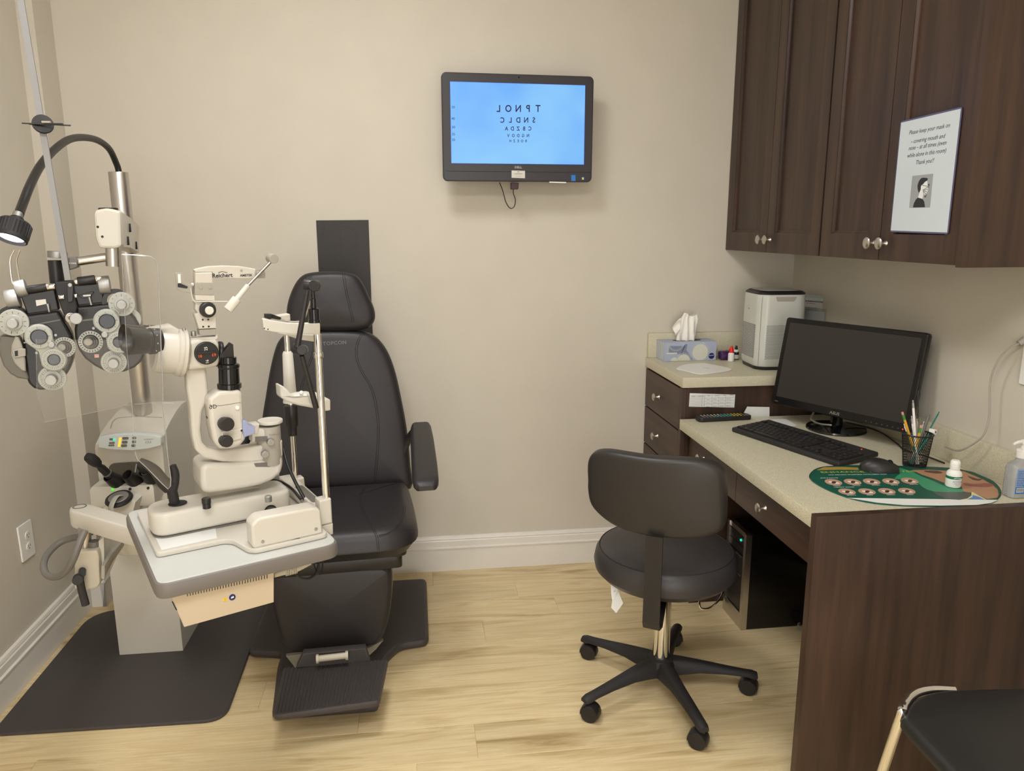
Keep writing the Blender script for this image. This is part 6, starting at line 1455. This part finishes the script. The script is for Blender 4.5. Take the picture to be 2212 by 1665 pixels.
# batteries
LB = T([(228, 508), (520, 468), (552, 520), (600, 600), (640, 680), (660, 770), (662, 850), (648, 930), (615, 1010), (570, 1080), (500, 1140), (420, 1172), (360, 1178), (300, 1160), (258, 1120), (240, 1080), (235, 1000), (210, 850), (205, 720), (215, 600)])
RB = T([(688, 430), (985, 398), (1060, 420), (1160, 450), (1240, 560), (1290, 660), (1305, 760), (1300, 860), (1270, 920), (1210, 975), (1120, 1012), (1020, 1022), (950, 1010), (850, 960), (760, 890), (705, 810), (675, 720), (668, 630), (685, 540)])
lbt = MB().slab(PH, rounded(P2(LB), .003), -.055, 0, .006, seg=3).build('lens_battery', M_black, ph, label='left lens battery housing')
rbt = MB().slab(PH, rounded(P2(RB), .003), -.055, 0, .006, seg=3).build('lens_battery', M_black, ph, label='right lens battery housing')
for par, pts in ((lbt, T([(215, 600), (265, 590), (540, 540), (545, 548), (280, 600)])), (rbt, T([(700, 548), (850, 530), (852, 545), (700, 562)]))):
    MB().slab(PH, P2(pts, .001), -.001, .0015).build('trim_line', M_midgrey, par)
M_batt = mat('battery_olive_shell', C3(104, 100, 90), .4)
sh = T([(0, 690), (-25, 780), (0, 880), (30, 960), (90, 1030), (160, 1070), (255, 1082), (258, 1060), (235, 1000), (225, 900), (205, 800), (175, 720), (140, 690)])
sg = MB().slab(PH, rounded(P2(sh, .002), .002), -.04, .002, .004, seg=3).build('side_cover', M_batt, lbt, label='olive-grey side cover')
MB().slab(PH, rounded(P2(T([(135, 690), (100, 770), (95, 860), (130, 940), (190, 1000), (232, 1010), (228, 900), (205, 790), (170, 700)]), .010), .002), .001, .010, .004).build('side_bulge', M_greyp, lbt)
MB().slab(PH, rounded(P2(T([(105, 820), (185, 795), (230, 805), (232, 870), (130, 888)]), .014), .001), .008, .015, .002).build('sphere_window', M_greyp, lbt)
MB().slab(PH, P2(T([(130, 825), (160, 820), (162, 868), (135, 872)]), .016), .014, .0155).build('window_slot', M_ink, lbt)
def dial(X, Y, r, c0, c1, par, nm='dial', mt=M_dial, lens=None, ticks=0, knobr=0, knobh=.02, kx=0, ky=0, tick_r=.84):
    d = MB().disc(PH, X, Y, r, c0, c1, bev=.0012).build(nm, mt, par)
    if ticks:
        tk = MB(); a, b_ = PH.l(X, Y, c1); rr = PH.m(X, Y, r, c1)
        for i in range(ticks):
            t = 2*PI*i/ticks; l_ = .10 if i % 3 else .17
            tk.cyl(PH.P(a+rr*tick_r*math.cos(t), b_+rr*tick_r*math.sin(t), c1+.0001), PH.P(a+rr*(tick_r-l_)*math.cos(t), b_+rr*(tick_r-l_)*math.sin(t), c1+.0001), rr*.016, seg=5)
        tk.build('scale_marks', M_ink, d)
    if lens:
        MB().disc(PH, X, Y, lens, c1, c1+.0012).build('lens', M_lens, d)
        MB().ring(PH, X, Y, lens+1.6, lens-.5, c1, c1+.003).build('lens_rim', M_black, d)
    if knobr:
        MB().disc(PH, X, Y, knobr*1.5, c1, c1+.006, bev=.001).build('knob_base', mt, d)
        a, b_ = PH.l(X, Y, c1); r_ = PH.m(X, Y, knobr, c1)
        MB().cyl(PH.P(a, b_, c1+.005), PH.P(a, b_, c1+.005+knobh), r_*1.02, r_*.96, 28, .0012).build('knob', M_alum, d, label='satin knob')
    return d
def pair(X1, Y1, r1, X2, Y2, r2, par, sx, sy):   # the swinging two-lens plate
    A, B = Vector(PH.l(X1, Y1, .014)), Vector(PH.l(X2, Y2, .014)); ra, rb_ = PH.m(X1, Y1, r1, .014), PH.m(X2, Y2, r2, .014)
    d = (B-A); an = math.atan2(d.y, d.x); pts = []
    for i in range(13): t = an+PI/2+PI*i/12; pts.append((A.x+ra*1.03*math.cos(t), A.y+ra*1.03*math.sin(t)))
    mid = (A+B)/2; n2 = Vector((-d.y, d.x)).normalized(); w_ = min(ra, rb_)*.66
    pts.append(tuple(mid - n2*w_))
    for i in range(13): t = an-PI/2+PI*i/12; pts.append((B.x+rb_*1.03*math.cos(t), B.y+rb_*1.03*math.sin(t)))
    pts.append(tuple(mid + n2*w_))
    MB().slab(PH, pts, .003, .014, .002).build('twin_lens_plate', M_dial, par)
    dial(X1, Y1, r1*.94, .014, .019, par, 'auxiliary_dial', M_dial, lens=r1*.56, ticks=8)
    dial(X2, Y2, r2*.94, .014, .021, par, 'cross_cylinder_dial', M_dial, lens=r2*.44, ticks=30)
    MB().disc(PH, sx, sy, 7, .014, .020, bev=.002).build('flip_button', M_alum, par)
pair(84, 728, 27, 116, 777, 25, ph, 110.5, 745)
pair(231, 694, 26, 257, 739, 24.5, ph, 226, 723)
def aperture(X, Y, r, par):
    ad = MB().disc(PH, X, Y, r, -.002, .006, bev=.001).build('aperture_dial', M_dial, par); par = ad
    MB().disc(PH, X, Y, r*.66, .004, .0068).build('aperture_well', M_ink, par)
    for i, k in enumerate((.5, .42, .34)): MB().ring(PH, X-1-i*2.6, Y, r*k+1.2, r*k, .0068, .0078+.0006*i).build('aperture_ring', M_midgrey, par)
    tk = MB(); a, b_ = PH.l(X, Y, .006); rr = PH.m(X, Y, r, .006)
    for i in range(24):
        t = 2*PI*i/24; tk.cyl(PH.P(a+rr*.93*math.cos(t), b_+rr*.93*math.sin(t), .0061), PH.P(a+rr*.76*math.cos(t), b_+rr*.76*math.sin(t), .0061), rr*.03, seg=5)
    tk.build('scale_marks', M_ink, par)
    MB().disc(PH, X-6, Y, r*.32, .0068, .0074).build('aperture_disc', M_greyp, par)  # plain grey disc, off centre in the aperture well
aperture(139, 750, 22, ph); aperture(196, 738.5, 24, ph)
dial(113, 817, 27, -.001, .006, ph, 'axis_dial', ticks=30, knobr=11.5, knobh=.026)
dial(246, 782, 25.5, -.001, .006, ph, 'axis_dial', ticks=30, knobr=10.5, knobh=.026)
dial(283, 779, 15, -.030, -.010, ph, 'rear_dial', ticks=16)
MB().ring(PH, 26, 692, 31, 22, -.03, .0).build('dial_collar', M_black, lbt); MB().ring(PH, 250, 652, 27, 18, -.03, -.004).build('dial_collar', M_black, rbt)
dial(29, 697, 29, .0, .012, ph, 'sphere_dial', ticks=13, knobr=11, knobh=.016)
dial(263, 657, 26, -.006, .006, ph, 'sphere_dial', ticks=13, knobr=10, knobh=.016)
dial(281, 691, 22, -.030, -.008, ph, 'rear_dial', lens=11)
MB().cyl(PH.W(150, 686, .0), PH.W(154, 687, .03), .0125, seg=28, bev=.001).cyl(PH.W(154, 687, .03), PH.W(164, 688.5, .055), .0085).build('levelling_knob', M_nickel, ph)
MB().disc(PH, 164, 688.5, 12, .05, .062, bev=.0012).build('levelling_knob_face', M_alum, ph)
MB().slab(PH, P2(T([(848, 856), (888, 854), (890, 882), (850, 884)]), .001), .0, .001).build('pink_sticker', mat('pink_sticker', C3(220, 176, 156), .6), rbt)
a, b_ = PH.l(208.7, 768.5, .001); MB().text(PH.M @ Matrix.Translation((a, b_, .0011)), 'LH4', .0045, .0001).build('sticker_print', M_red, rbt)
for X, Y in ((120, 724), (79, 762), (202, 709)): MB().disc(PH, X, Y, 3, -.001, .002, bev=.0006).build('housing_screw', M_alum, ph)
for par, pts in ((lbt, T([(212, 745), (255, 735), (258, 748), (214, 757)])),): MB().slab(PH, P2(pts, .001), .0, .0012).build('trim_line', M_greyp, par)
